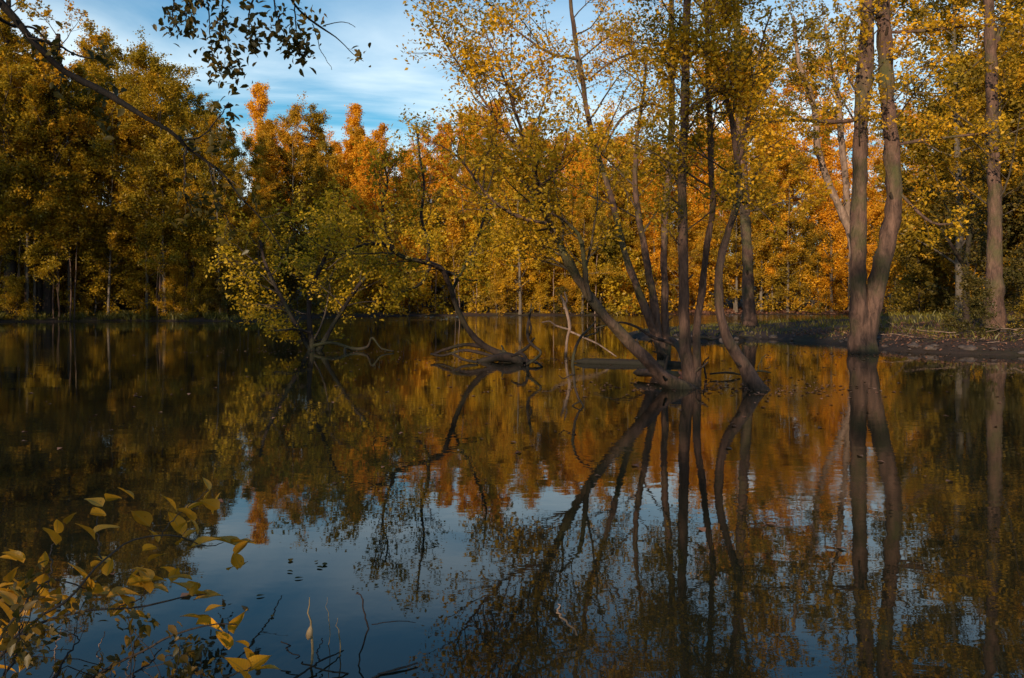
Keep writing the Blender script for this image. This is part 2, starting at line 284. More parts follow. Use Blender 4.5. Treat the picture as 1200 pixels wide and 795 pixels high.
def sdist(X, Y):
    """distance to the shore, negative in the pond"""
    d = np.full(X.shape, 1e9); ins = np.zeros(X.shape, bool); n = len(PP)
    for i in range(n):
        ax, ay = PP[i]; bx, by = PP[(i+1) % n]
        ex, ey = bx-ax, by-ay; L = ex*ex+ey*ey
        t = np.clip(((X-ax)*ex+(Y-ay)*ey)/L, 0, 1)
        d = np.minimum(d, np.hypot(X-ax-t*ex, Y-ay-t*ey))
        c = ((ay > Y) != (by > Y)) & (X < (bx-ax)*(Y-ay)/(by-ay+1e-12)+ax); ins ^= c
    return np.where(ins, -d, d)
def vn(X, Y, f, seed):
    """cheap smooth noise"""
    r = np.random.RandomState(seed); s = 0
    for k in range(6):
        a = r.uniform(0, 2*PI); ff = f*r.uniform(0.6, 1.9)
        s = s+np.sin((X*np.cos(a)+Y*np.sin(a))*ff+r.uniform(0, 6))
    return s/6
def hground(X, Y):
    X = np.asarray(X, float); Y = np.asarray(Y, float); d = sdist(X, Y)
    d = d+vn(X, Y, 2.2, 1)*0.35+vn(X, Y, 6, 2)*0.10
    up = 0.42*(1-np.exp(-np.maximum(d, 0)/1.3))+np.clip((d-5)*0.10, 0, 11)
    dn = -1.2*(1-np.exp(np.minimum(d, 0)/1.6))
    h = np.where(d > 0, up, dn)
    h = h+np.where(d > -0.5, vn(X, Y, 1.3, 3)*0.10+vn(X, Y, 4.5, 4)*0.05+vn(X, Y, 13, 5)*0.02, 0)*np.clip(d+0.5, 0, 1)
    # the spit stays low
    sp = np.exp(-(((X-9)/6)**2+((Y-38)/9)**2)); return h*(1-0.25*sp)
def axis_coords(lo, hi, c0, c1, fine, n_out):
    core = np.arange(c0, c1, fine); g = np.geomspace(1, 1+(hi-c1), n_out)-1+c1; h = c0-(np.geomspace(1, 1+(c0-lo), n_out)-1)
    return np.unique(np.round(np.concatenate([h, core, g]), 4))
xs = axis_coords(-1500, 1500, -46, 50, 0.36, 40); ys = axis_coords(-1500, 2500, -8, 114, 0.40, 40)
GX, GY = np.meshgrid(xs, ys); GZ = hground(GX, GY)
nx, ny = len(xs), len(ys)
V = np.stack([GX, GY, GZ], -1).reshape(-1, 3); idx = np.arange(nx*ny).reshape(ny, nx)
Q = np.stack([idx[:-1, :-1], idx[:-1, 1:], idx[1:, 1:], idx[1:, :-1]], -1).reshape(-1, 4)
tag(ob('ground', quad_mesh('ground', V, Q, True), M['ground']), None, None, None, 'structure')
wv = np.array([(-60, -2, 0), (60, -2, 0), (60, 125, 0), (-60, 125, 0)], float)
tag(ob('water', quad_mesh('water', wv, np.array([[0, 1, 2, 3]])), M['water']), None, None, None, 'structure')
def hz(x, y): return float(hground(np.array([x]), np.array([y]))[0])

# ------------------------------------------------------------------ branching growth
def rand_perp(t, rs):
    v = rs.normal(size=3); v -= t*np.dot(v, t); return unit(v)
def wander(p0, d0, L, n, rs, jit, trop, r0, r1):
    pts = [np.array(p0)]; d = unit(np.array(d0)); st = L/(n-1)
    for i in range(n-1):
        d = unit(d+rs.normal(size=3)*jit+np.array([0, 0, trop])); pts.append(pts[-1]+d*st)
    return np.array(pts), np.linspace(r0, r1, n)
def grow(tb, LF, LD, pts, rad, L, rs, lev, t0=0.3, num=8, ang=(0.6, 1.1), trop=0.06, jit=0.16, ratio=0.5, leaf_n=7, spread=0.05, keep=None, kids=(8, 5, 4)):
    """children along pts; the last level carries the leaves"""
    n = len(pts)
    for c in range(num):
        t = t0+(1-t0)*(c+rs.uniform(0.1, 0.9))/num; k = min(int(t*(n-1)), n-2); f = t*(n-1)-k
        p = pts[k]*(1-f)+pts[k+1]*f; r = rad[k]*(1-f)+rad[k+1]*f; tg = unit(pts[k+1]-pts[k])
        a = rs.uniform(*ang); d = tg*math.cos(a)+rand_perp(tg, rs)*math.sin(a)
        if d[2] < -0.3 and trop > 0: d[2] *= 0.3
        l = L*rs.uniform(0.55, 1.15)*(1-0.45*t); rr = min(r*0.55, 0.012*l+0.0015)
        m = 7 if lev > 1 else 5
        cp, cr = wander(p, d, l, m, rs, jit, trop, rr, max(rr*0.25, 0.0016))
        if keep and not keep(cp[-1]): continue
        tb.add(cp, cr, 5 if lev > 1 else 3)
        if lev > 1:
            grow(tb, LF, LD, cp, cr, l*ratio, rs, lev-1, 0.25, kids[lev-1], ang, trop, jit, ratio, leaf_n, spread, keep, kids)
            for q in range(2): LF.append(cp[-1]+rs.normal(size=3)*spread); LD.append(unit(cp[-1]-cp[-2]))
        else:
            for q in range(leaf_n):
                u = rs.uniform(0.15, 1.05)*(m-1); i = min(int(u), m-2)
                LF.append(cp[i]+(cp[i+1]-cp[i])*(u-i)+rs.normal(size=3)*spread); LD.append(unit(cp[i+1]-cp[i]))

# ------------------------------------------------------------------ woodland tree templates (trunk mesh + crown mesh), shared by the copies
def template(kind, seed, H, nleaf, leaf, width, base_t, r0=0.2):
    rs = np.random.RandomState(seed); tb = Tubes(); trk = Tubes(); n = 14
    lean = rs.normal(size=2)*0.03*H
    z = np.linspace(-0.3, H, n); tx = lean[0]*(np.maximum(z, 0)/H)**1.5+np.cumsum(rs.normal(size=n))*0.05; ty = lean[1]*(np.maximum(z, 0)/H)**1.5+np.cumsum(rs.normal(size=n))*0.05
    tp = np.stack([tx, ty, z], 1); tr = r0*(1-np.clip(z/H, 0, 1)*0.93)
    trk.add(catmull(tp, 30), np.interp(np.linspace(0, 1, 30), np.linspace(0, 1, n), tr), 8, 0.06, 0.5, seed)
    LF = []; cv = []; prim = 34 if kind != 'low' else 26
    sub = []
    for c in range(prim):
        t = base_t+(1-base_t)*((c+rs.uniform(0, 1))/prim)**0.9; k = min(int(t*(n-1)), n-2); p = tp[k]+(tp[k+1]-tp[k])*(t*(n-1)-k)
        az = c*2.4+rs.uniform(-0.5, 0.5)
        if kind == 'upright':
            l = width*(0.35+0.65*math.sin(PI*min(1, (t-base_t)/(1-base_t)*0.75+0.22)))*rs.uniform(0.7, 1.3); el = rs.uniform(0.7, 1.15); trop = 0.16
        elif kind == 'spread':
            l = width*(0.30+0.75*math.sin(PI*min(1, (t-base_t)/(1-base_t)*0.8+0.15)))*rs.uniform(0.7, 1.3); el = rs.uniform(0.1, 0.8); trop = 0.04
        else:
            l = width*rs.uniform(0.6, 1.2)*(1.1-0.6*t); el = rs.uniform(-0.1, 0.7); trop = -0.03
        d = np.array([math.cos(az)*math.cos(el), math.sin(az)*math.cos(el), math.sin(el)])
        cp, cr = wander(p, d, l, 7, rs, 0.13, trop, min(0.35*tr[k], 0.02*l), 0.01)
        tb.add(cp, cr, 4)
        for s in range(7):
            i = rs.randint(2, 7); d2 = unit(cp[i]-cp[i-1]+rs.normal(size=3)*0.55+np.array([0, 0, 0.35 if kind == 'upright' else 0.05]))
            sp, sr = wander(cp[i], d2, l*rs.uniform(0.2, 0.5), 4, rs, 0.15, trop, 0.012, 0.005)
            if s < 4: tb.add(sp, sr, 3)
            sub.append(sp)
    per = max(4, nleaf//len(sub)); pos = []; cvs = []
    for sp in sub:
        m = max(3, int(per*rs.uniform(0.35, 1.7))); u = rs.uniform(0.1, 3.2, m); i = np.minimum(u.astype(int), 2); f = (u-i)[:, None]
        q = sp[i]+(sp[i+1]-sp[i])*f+rs.normal(size=(m, 3))*np.array([1, 1, 0.8])*leaf*1.15
        pos.append(q); cvs.append(np.full(m, rs.uniform(0, 1)))
    pos = np.vstack(pos); cvs = np.concatenate(cvs)
    return trk.mesh('trunk'), tb.mesh('branches'), leaves_mesh('crown', pos, leaf, rs, 0.62, 0.35, cvs)
TEMPL = {
 'upright': [template('upright', 10+i, 20+1.5*i, 24000, 0.21, 3.3+0.4*(i % 3), 0.10, 0.20) for i in range(5)],
 'spread':  [template('spread', 30+i, 17+1.5*i, 25000, 0.20, 4.8+0.4*(i % 3), 0.10, 0.22) for i in range(5)],
 'tall': [template('spread', 90+i, 20+1.5*i, 21000, 0.175, 3.5+0.5*(i % 2), 0.16, 0.14) for i in range(4)],
 'sapling': [template('low', 110+i, 9.5+1.3*i, 2600, 0.19, 1.5, 0.55, 0.065) for i in range(4)],
 'fine':    [template('spread', 50+i, 13+1.5*i, 22000, 0.155, 4.0+0.3*(i % 3), 0.07, 0.17) for i in range(4)],
 'low':     [template('low', 70+i, 4.6+0.6*i, 7500, 0.16, 2.3, 0.03, 0.06) for i in range(4)],
}
def tree(kind, i, x, y, sc, rz, mleaf, mbark, name, label, cat, group):
    t, b, c = TEMPL[kind][i % len(TEMPL[kind])]
    px = CX+F*x/max(y, 1)
    if x < -18 and 60 < y < 96 and px > 195 and kind != 'low': sc *= max(0.55, 1-(px-195)/230)      # the left wood gets lower towards its end
    e = empty(name, (x, y, hz(x, y)), rz, sc); e.scale = (sc*1.0, sc*1.0, sc); tag(e, label, cat, group)
    ob('trunk', t, M[mbark], e); ob('branches', b, M[mbark], e)['kind'] = 'stuff'; ob('crown', c, M[mleaf], e)['kind'] = 'stuff'
    BG.append((e, label, cat, group)); return e
BG = []

R = random.Random(5)
def row(x0, y0, x1, y1, n, kinds, leafs, sc, name, label, cat, group, jx=1.2, jy=1.5, bark='bark_far'):
    for k in range(n):
        f = (k+0.5)/n; x = x0+(x1-x0)*f+R.uniform(-jx, jx); y = y0+(y1-y0)*f+R.uniform(-jy, jy)
        if float(sdist(np.array([x]), np.array([y]))[0]) < 0.5: continue
        lb = label[k] if isinstance(label, list) and k < len(label) else (label if isinstance(label, str) else label[-1])
        tree(R.choice(kinds), R.randrange(9), x, y, R.uniform(*sc), R.uniform(0, 6.28), R.choice(leafs), bark, name, lb, cat, group)
# left bank wood
LT = 'trees of the left bank wood'
row(-45, 65.5, -21, 72, 17, ['tall'], ['left'], (0.85, 1.08), 'woodland_tree', LT, 'tree', LT)
row(-50, 70, -24, 77, 13, ['tall', 'spread'], ['left'], (0.95, 1.12), 'woodland_tree', LT, 'tree', LT)
row(-60, 82, -30, 90, 10, ['upright'], ['left', 'far2'], (0.95, 1.15), 'woodland_tree', LT, 'tree', LT)
row(-52, 40, -50, 60, 4, ['upright', 'spread'], ['left'], (0.95, 1.1), 'woodland_tree', LT, 'tree', LT)
# far bank
FB = 'orange autumn tree in the sunlit row along the far bank'
row(-20, 92, 14, 103, 11, ['spread', 'low', 'fine'], ['far2', 'hero'], (0.7, 0.95), 'far_tree', 'olive and gold tree at the far water edge below the taller orange row', 'tree', 'lower trees at the far water edge', 1.2, 1.0)
row(-24, 99, 20, 110, 14, ['upright', 'spread', 'tall'], ['far', 'far2'], (0.80, 0.92), 'far_tree', FB, 'tree', 'orange trees along the far bank')
row(-34, 108, 24, 120, 20, ['upright', 'spread'], ['far', 'far2', 'yellow'], (0.97, 1.08), 'far_tree', FB, 'tree', 'orange trees along the far bank')
row(-40, 122, 34, 134, 20, ['upright', 'spread'], ['far'], (1.08, 1.2), 'far_tree', FB, 'tree', 'orange trees along the far bank')
# behind the right channel
GB = 'golden leaved tree on the far bank behind the right hand spit'
row(18, 110, 54, 116, 9, ['fine', 'low', 'spread'], ['yellow', 'right'], (0.8, 1.05), 'golden_tree', GB, 'tree', 'golden trees behind the spit')
row(22, 122, 66, 124, 10, ['upright', 'spread'], ['far', 'yellow'], (0.9, 1.1), 'golden_tree', GB, 'tree', 'golden trees behind the spit')
row(48, 78, 56, 108, 5, ['fine', 'spread'], ['yellow', 'right'], (0.9, 1.1), 'golden_tree', GB, 'tree', 'golden trees behind the spit')
row(30, 116, 58, 112, 9, ['upright', 'tall'], ['far', 'far2', 'yellow'], (1.0, 1.15), 'golden_tree', GB, 'tree', 'golden trees behind the spit')
row(-36, 112, -16, 106, 7, ['upright'], ['far', 'far2'], (0.88, 0.97), 'far_tree', FB, 'tree', 'orange trees along the far bank')
# right bank
RB = 'tree with mixed green and gold leaves in the wood on the right bank'
row(24, 44, 44, 74, 8, ['fine', 'spread'], ['right', 'right', 'far2'], (0.9, 1.15), 'bank_tree', RB, 'tree', 'trees of the right bank wood')
row(30, 40, 54, 70, 9, ['spread', 'fine'], ['right', 'far2'], (0.9, 1.15), 'bank_tree', RB, 'tree', 'trees of the right bank wood')
row(22, 27, 36, 34, 4, ['fine'], ['right', 'hero'], (0.75, 1.0), 'bank_tree', RB, 'tree', 'trees of the right bank wood')
# near bank wood out of view, its rows placed and thinned for their shade
NB = 'tall tree of the near bank wood behind the viewpoint'
row(-62, 34, -44, 8, 4, ['spread', 'upright'], ['left'], (1.0, 1.2), 'near_bank_shade_tree', NB, 'tree', 'near bank wood')
row(-74, 28, -52, -4, 2, ['spread'], ['left'], (1.0, 1.2), 'near_bank_shade_tree', NB, 'tree', 'near bank wood')
row(-18, -6, -2, -9, 3, ['low'], ['left'], (0.4, 0.5), 'near_bank_shade_tree', NB, 'tree', 'near bank wood')
row(-30, -20, -8, -22, 3, ['tall'], ['left'], (0.8, 1.0), 'near_bank_shade_tree', NB, 'tree', 'near bank wood')
# understorey
row(-42, 65.2, -23.5, 70.0, 34, ['sapling'], ['left'], (0.8, 1.3), 'sapling', 'thin sapling', 'tree', 'thin saplings at the left water edge', 0.8, 0.3, 'bark')
row(-14, 98.5, 12, 102, 14, ['sapling'], ['far2', 'willow'], (0.8, 1.2), 'sapling', 'thin sapling', 'tree', 'thin saplings at the far water edge', 0.8, 0.7, 'bark_pale')
row(14, 106, 46, 113, 14, ['low'], ['yellow'], (0.9, 1.5), 'understorey_tree', 'low golden tree', 'tree', 'understorey trees behind the spit')
row(16, 132, 80, 132, 16, ['low', 'spread'], ['yellow', 'far'], (1.2, 2.0), 'understorey_tree', 'low golden tree', 'tree', 'understorey trees behind the spit')
row(-52, 74, -22, 84, 12, ['low'], ['left', 'under'], (1.3, 2.0), 'understorey_tree', 'low shaded tree', 'tree', 'understorey trees of the left bank wood')
row(-64, 88, -34, 98, 14, ['low'], ['left', 'under'], (1.6, 2.4), 'understorey_tree', 'low shaded tree', 'tree', 'understorey trees of the left bank wood')
row(-26, 96, 18, 108, 16, ['low'], ['far2', 'yellow', 'hero', 'willow'], (1.3, 2.2), 'understorey_tree', 'low olive tree', 'tree', 'understorey trees of the far bank')
row(-36, 112, 30, 122, 18, ['low'], ['far2', 'far'], (1.8, 2.8), 'understorey_tree', 'low orange tree', 'tree', 'understorey trees of the far bank')
row(22, 116, 62, 118, 12, ['low'], ['yellow', 'right'], (1.5, 2.4), 'understorey_tree', 'low golden tree', 'tree', 'understorey trees behind the spit')
row(28, 45, 54, 100, 16, ['low'], ['right', 'under', 'far2'], (1.4, 2.2), 'understorey_tree', 'low gold and green tree', 'tree', 'understorey trees of the right bank wood')
row(20, 30, 34, 44, 6, ['low'], ['right', 'under'], (0.7, 1.1), 'understorey_tree', 'low gold and green tree', 'tree', 'understorey trees of the right bank wood')
row(-46, 68, -22, 73, 14, ['low'], ['left'], (0.8, 1.4), 'understorey_tree', 'low shaded tree', 'tree', 'understorey trees of the left bank wood')
# low shrubs on the shores
row(-44, 63, -23, 68.5, 11, ['low'], ['left', 'under'], (0.45, 0.8), 'shrub', 'low shaded shrub at the foot of the left bank wood', 'shrub', 'shrubs on the left shore', 1, 0.6, 'bark_dark')
row(-22, 88, 12, 101, 16, ['low'], ['under', 'far2', 'willow'], (0.4, 0.8), 'shrub', 'low bush at the far water edge', 'shrub', 'bushes on the far shore', 1, 0.6, 'bark_dark')
row(16, 107, 44, 113, 9, ['low'], ['yellow', 'right'], (0.5, 0.85), 'shrub', 'low golden bush on the shore behind the spit', 'shrub', 'golden bushes behind the spit', 1, 0.6, 'bark_dark')
row(14, 25.5, 26, 30, 9, ['low'], ['under', 'grass', 'right'], (0.25, 0.42), 'shrub', 'low olive bush on the right bank behind the muddy edge', 'shrub', 'bushes on the right bank', 0.8, 0.7, 'bark_dark')
row(26, 50, 40, 74, 7, ['low'], ['right', 'yellow'], (0.6, 1.0), 'shrub', 'bush at the far end of the right bank', 'shrub', 'bushes further along the right bank', 1, 0.8, 'bark_dark')

# ------------------------------------------------------------------ the trees one can tell apart
def stem(tb, spec, D0, D1, k=16, n=80, rough=0.085, flare=0.15, seed=0, below=0.35):
    """spec: (px, py, width px) from the foot up; depth runs from D0 to D1"""
    m = len(spec); pts = []; rad = []
    for i, (x, y, w) in enumerate(spec):
        D = D0+(D1-D0)*i/(m-1); pts.append(P(x, y, D)); rad.append(w*0.5*D/F)
    if below: pts.insert(0, pts[0]-(pts[1]-pts[0])/np.linalg.norm(pts[1]-pts[0])*below); rad.insert(0, rad[0]*1.15)
    c = catmull(pts, n); r = (0.80 if D0 < 16 else 0.86)*np.interp(np.linspace(0, 1, n), np.linspace(0, 1, len(rad)), rad)
    rs = np.random.RandomState(seed+99); c[:, 0] += np.cumsum(rs.normal(size=n))*0.006; 
    kn = np.ones(n)                                        # knots and swellings
    for _ in range(5): kn += rs.uniform(0.04, 0.16)*np.exp(-((np.arange(n)-rs.uniform(4, n))/1.4)**2)
    r = r*kn; tb.add(c, r, k, rough, flare, seed); return c, r
def special(name, label, cat, foot, stems, seed, D0, D1, L, num, leafm, bark, leaf=0.075, leaf_n=7, t0=0.35, limbs=(), kids=(8, 5, 4), trop=0.05, ang=(0.6, 1.15), lev=3, cluster=0.05, extra=(), num_list=None, keep=None, updir=0.5, group=None):
    e = empty(name, tuple(foot)); tag(e, label, cat, group)
    num = int(num*(1.75 if D0 < 16 else 1.3)); kids = (kids[0], kids[1]+(2 if D0 < 16 else 1), kids[2]+1); leaf_n += 2
    rs = np.random.RandomState(seed); br = Tubes(); LF = []; LD = []
    for si, sp in enumerate(stems):
        d0, d1 = (D0, D1) if not isinstance(sp, dict) else (sp['D0'], sp['D1']); s = sp if not isinstance(sp, dict) else sp['s']
        tb = Tubes(); c, r = stem(tb, s, d0, d1, seed=seed+si)
        o = ob('trunk', tb.mesh('trunk'), M[bark], e); o.matrix_parent_inverse = e.matrix_basis.inverted(); FIX.append(o)
        for q in range(4):                                  # short snapped branch stubs
            i = rs.randint(6, len(c)-4); tg = unit(c[i+1]-c[i]); d = unit(rand_perp(tg, rs)+tg*0.5); l = r[i]*rs.uniform(1.6, 3.2); sp_ = np.array([c[i], c[i]+d*l*0.5, c[i]+d*l+np.array([0, 0, l*0.1])])
            br.add(sp_, [r[i]*0.30, r[i]*0.22, r[i]*0.15], 6)
        nn = num if num_list is None else num_list[si]
        if nn: grow(br, LF, LD, c, r, L*1.15, rs, lev, t0, nn, ang, trop, 0.15, 0.55, leaf_n, cluster*2.2, keep, kids)
    for lm in limbs:       # limbs seen in the photograph: (spec, D0, D1, leafy children)
        tb = Tubes(); c, r = stem(tb, lm[0], lm[1], lm[2], 7, 26, 0.05, 0, seed+7, 0)
        o = ob('branch', tb.mesh('branch'), M[bark], e); FIX.append(o)
        if lm[3]: grow(br, LF, LD, c, r, 1.2*(lm[4] if len(lm) > 4 else 0.8), rs, 2, 0.15, lm[3]+2, ang, trop, 0.2, 0.5, leaf_n, cluster*2, keep, kids)
    if br.V: o = ob('twigs', br.mesh('twigs'), M['twig'] if bark != 'bark_pale' else M['bark'], e); o['kind'] = 'stuff'; FIX.append(o)
    if LF:
        pos = np.array(LF); o = ob('crown', leaves_mesh('crown', pos, leaf*0.98, rs, 0.6, updir), M[leafm], e); o['kind'] = 'stuff'; FIX.append(o)
    return e, LF
FIX = []    # meshes built in world coordinates: shifted to their parent's foot at the end

# multi-stem group standing in the water right of the middle
special('leaning_tree', 'brown trunk leaning far left out of the shallows at the front of the stem group', 'tree', G(795, 455),
    [[(798, 457, 26), (770, 437, 19), (742, 408, 17), (715, 380, 15), (690, 350, 13), (668, 318, 12), (650, 285, 11), (636, 250, 9), (624, 215, 7), (612, 175, 5), (598, 130, 4), (580, 80, 3), (560, 30, 2)]],
    101, 13.4, 12.6, 2.0, 17, 'hero', 'bark', leaf=0.066, t0=0.42, kids=(7, 5, 5), leaf_n=7,
    limbs=[([(692, 352, 8), (686, 310, 7), (682, 280, 6), (668, 262, 4), (650, 250, 3)], 13, 12.5, 7, 0.9), ([(640, 262, 6), (600, 250, 5), (570, 225, 4), (545, 190, 3), (520, 170, 2)], 12.7, 12.0, 15, 1.1),
           ([(615, 180, 5), (590, 150, 4), (560, 105, 3), (530, 60, 2.5), (505, 20, 2)], 12.7, 13.2, 18, 1.1), ([(628, 225, 6), (648, 205, 5), (662, 185, 3), (668, 150, 2)], 12.7, 13, 8, 0.8)])
special('triple_stem_tree', 'tree of three slim stems rising from one dark knot, the first behind the leaning trunk', 'tree', G(777, 417),
    [[(778, 418, 14), (768, 392, 11), (752, 352, 10), (738, 318, 9), (727, 285, 8), (718, 245, 8), (704, 200, 7), (690, 155, 7), (682, 110, 6), (674, 60, 6), (667, 5, 5), (662, -50, 4)],
     [(776, 418, 12), (771, 385, 11), (766, 345, 10), (758, 300, 9), (750, 255, 8), (746, 210, 7), (748, 160, 5), (756, 110, 4), (760, 60, 3)],
     [(780, 418, 12), (777, 380, 10), (776, 320, 9), (777, 260, 9), (781, 200, 9), (785, 120, 8), (786, 50, 8), (785, -20, 7), (784, -70, 5)]],
    102, 21.5, 21.0, 2.6, 12, 'hero', 'bark', leaf=0.08, t0=0.5, kids=(7, 5, 5), leaf_n=7,
    limbs=[([(784, 130, 5), (765, 122, 4), (740, 130, 3.5), (722, 150, 3), (708, 180, 2)], 21, 20.5, 6), ([(785, 60, 5), (750, 60, 4), (715, 75, 3), (690, 95, 2)], 21, 21, 6), ([(676, 70, 4), (640, 60, 3), (600, 30, 2.5), (565, -5, 2)], 21, 20, 18, 1.7)])
special('double_stem_tree', 'stout pinkish twin stemmed tree in the water at the heart of the stem group', 'tree', G(810, 452),
    [[(812, 454, 26), (806, 425, 18), (804, 390, 16), (803, 330, 14), (802, 260, 13), (803, 180, 12), (805, 100, 12), (807, 30, 11), (808, -40, 10)],
     [(815, 454, 14), (812, 400, 11), (817, 350, 10), (824, 300, 9), (831, 245, 9), (829, 190, 8), (828, 130, 8), (827, 60, 7), (826, -10, 6), (820, -60, 5)]],
    103, 14.0, 14.3, 1.9, 11, 'hero', 'bark', leaf=0.068, t0=0.5, kids=(7, 5, 5), leaf_n=6,
    limbs=[([(806, 130, 5), (840, 105, 4), (880, 90, 3), (920, 60, 2.5), (950, 25, 2)], 14, 13.5, 12, 0.9), ([(829, 215, 4), (850, 235, 3), (880, 240, 3), (905, 262, 2)], 14.2, 13.7, 5, 0.5)])
special('crooked_tree', 'crooked tree whose foot leans left out of the water before the low spit', 'tree', G(887, 458),
    [[(890, 460, 26), (876, 442, 20), (860, 418, 17), (847, 392, 14), (840, 365, 12), (838, 330, 12), (843, 295, 11), (852, 262, 10), (862, 225, 10), (862, 190, 9), (857, 150, 8), (848, 110, 7), (838, 70, 5), (832, 10, 4)]],
    104, 13.2, 14.0, 1.8, 11, 'hero', 'bark', leaf=0.068, t0=0.55, kids=(7, 5, 5), leaf_n=6,
    limbs=[([(862, 205, 6), (872, 160, 5), (880, 110, 4), (890, 60, 3), (905, 10, 2)], 13.8, 13.4, 12, 0.9), ([(885, 457, 6), (893, 463, 5), (902, 458, 3)], 13.1, 13.0, 0)])
special('spit_tree', 'straight dark tree on the tip of the low spit, right of the crooked tree', 'tree', P(878, 386, 38.5)*np.array([1, 1, 0]),
    [[(879, 392, 20), (878, 360, 16), (876, 300, 14), (872, 240, 13), (868, 180, 12), (864, 120, 11), (862, 60, 9), (860, 0, 8), (858, -40, 6)]],
    105, 38.5, 38, 4.0, 16, 'hero', 'bark', leaf=0.15, t0=0.45, kids=(7, 5, 4), leaf_n=6)
# bent tree left of the middle
special('bent_tree', 'thin bent tree curving out of a dark root tangle in mid water and reaching left', 'tree', G(592, 417),
    [[(600, 421, 13), (575, 410, 9), (558, 398, 8), (543, 378, 7), (532, 352, 7), (525, 330, 7), (518, 316, 7), (505, 309, 7), (488, 305, 6), (470, 300, 5.5), (457, 290, 5), (443, 286, 4.5), (425, 288, 3.5), (408, 294, 3), (396, 300, 2)]],
    106, 20.5, 18.5, 2.3, 9, 'willow', 'bark_dark', leaf=0.085, t0=0.45, kids=(6, 5, 5), leaf_n=7, trop=0.10,
    limbs=[([(505, 310, 5), (497, 330, 4), (480, 340, 3), (462, 345, 2)], 19.5, 19, 4, 0.6), ([(520, 318, 5), (535, 322, 4), (548, 328, 3), (560, 329, 2)], 20, 20, 3, 0.6),
           ([(500, 308, 5), (503, 285, 4), (495, 255, 4), (498, 220, 3), (492, 180, 3), (488, 145, 2)], 19.6, 19.8, 13, 1.1), ([(462, 296, 5), (452, 262, 4), (450, 238, 3), (455, 215, 2.5), (450, 195, 2)], 19, 18.6, 13, 1.1),
           ([(530, 340, 5), (556, 290, 4), (570, 245, 3), (566, 200, 2)], 20.2, 20.8, 12, 1.1),
           ([(572, 408, 6), (548, 404, 5), (525, 409, 4), (508, 415, 3)], 20.3, 20.6, 0), ([(600, 419, 6), (618, 408, 4), (626, 396, 2.5)], 20.4, 20.6, 0)])
# big twin trunk
tw, _ = special('twin_trunk_tree', 'big tree with two thick trunks from one foot at the muddy right bank edge', 'tree', G(1012, 414),
    [[(1012, 417, 42), (1009, 390, 25), (1008, 340, 22), (1008, 280, 20), (1010, 220, 19), (1011, 150, 19), (1015, 80, 19), (1018, 10, 18), (1020, -50, 16)],
     [(1014, 417, 34), (1018, 385, 27), (1027, 345, 23), (1038, 300, 22), (1048, 255, 21), (1050, 215, 21), (1046, 170, 19), (1040, 110, 18), (1037, 50, 18), (1034, -10, 17), (1032, -60, 15)]],
    107, 23.2, 23.0, 3.0, 8, 'hero', 'bark', leaf=0.11, t0=0.62, kids=(7, 5, 4), leaf_n=6,
    limbs=[([(1008, 140, 5), (980, 143, 5), (940, 141, 4.5), (900, 143, 4), (870, 138, 2.5)], 23, 21.5, 9, 0.9), ([(1048, 170, 5), (1080, 165, 4), (1120, 160, 3.5), (1165, 155, 2.5)], 23, 21.5, 9, 0.9),
           ([(1040, 38, 4), (1085, 36, 4), (1130, 31, 3), (1190, 28, 2.5)], 23, 21.5, 11, 0.9), ([(1052, 225, 4), (1090, 260, 3.5), (1120, 262, 2.5)], 23, 22, 7, 0.8)])
special('leaning_bank_tree', 'thin tree leaning left behind the big twin trunk, forked near its top', 'tree', P(1002, 362, 62)*np.array([1, 1, 0]),
    [[(1006, 374, 16), (1000, 290, 11), (990, 255, 10), (972, 215, 9), (960, 175, 8), (955, 130, 8), (946, 100, 7), (936, 70, 6), (930, 20, 4)],
     [(1000, 285, 10), (994, 250, 9), (990, 200, 8), (985, 150, 8), (982, 110, 7), (972, 75, 6), (968, 30, 4)]],
    108, 60, 58, 5.5, 11, 'right', 'bark_pale', leaf=0.2, t0=0.45, kids=(6, 5, 4), leaf_n=6)
special('bank_trunk_tree', 'thick straight brown trunk among the bushes near the right edge of the right bank', 'tree', P(1166, 345, 28)*np.array([1, 1, 0]),
    [[(1166, 372, 26), (1166, 320, 19), (1166, 260, 18), (1165, 200, 16), (1164, 140, 15), (1162, 80, 14), (1160, 20, 13), (1156, -40, 12)]],
    109, 28, 28, 3.2, 15, 'right', 'bark', leaf=0.13, t0=0.38, kids=(7, 5, 4), leaf_n=7,
    limbs=[([(1163, 60, 9), (1175, 30, 8), (1186, -5, 7), (1192, -50, 5)], 28, 28, 6, 1.5)])
special('dark_sapling', 'small dark forked tree between the twin trunk and the thick bank trunk', 'tree', P(1132, 345, 31)*np.array([1, 1, 0]),
    [[(1132, 368, 9), (1131, 320, 8), (1133, 285, 6), (1138, 255, 5), (1136, 225, 3)]], 110, 31, 31, 2.6, 11, 'under', 'bark_dark', leaf=0.12, t0=0.3, kids=(6, 4, 4), leaf_n=6,
    limbs=[([(1131, 315, 6), (1120, 295, 5), (1106, 275, 3.5), (1098, 262, 2)], 31, 30.5, 5, 1.2)])
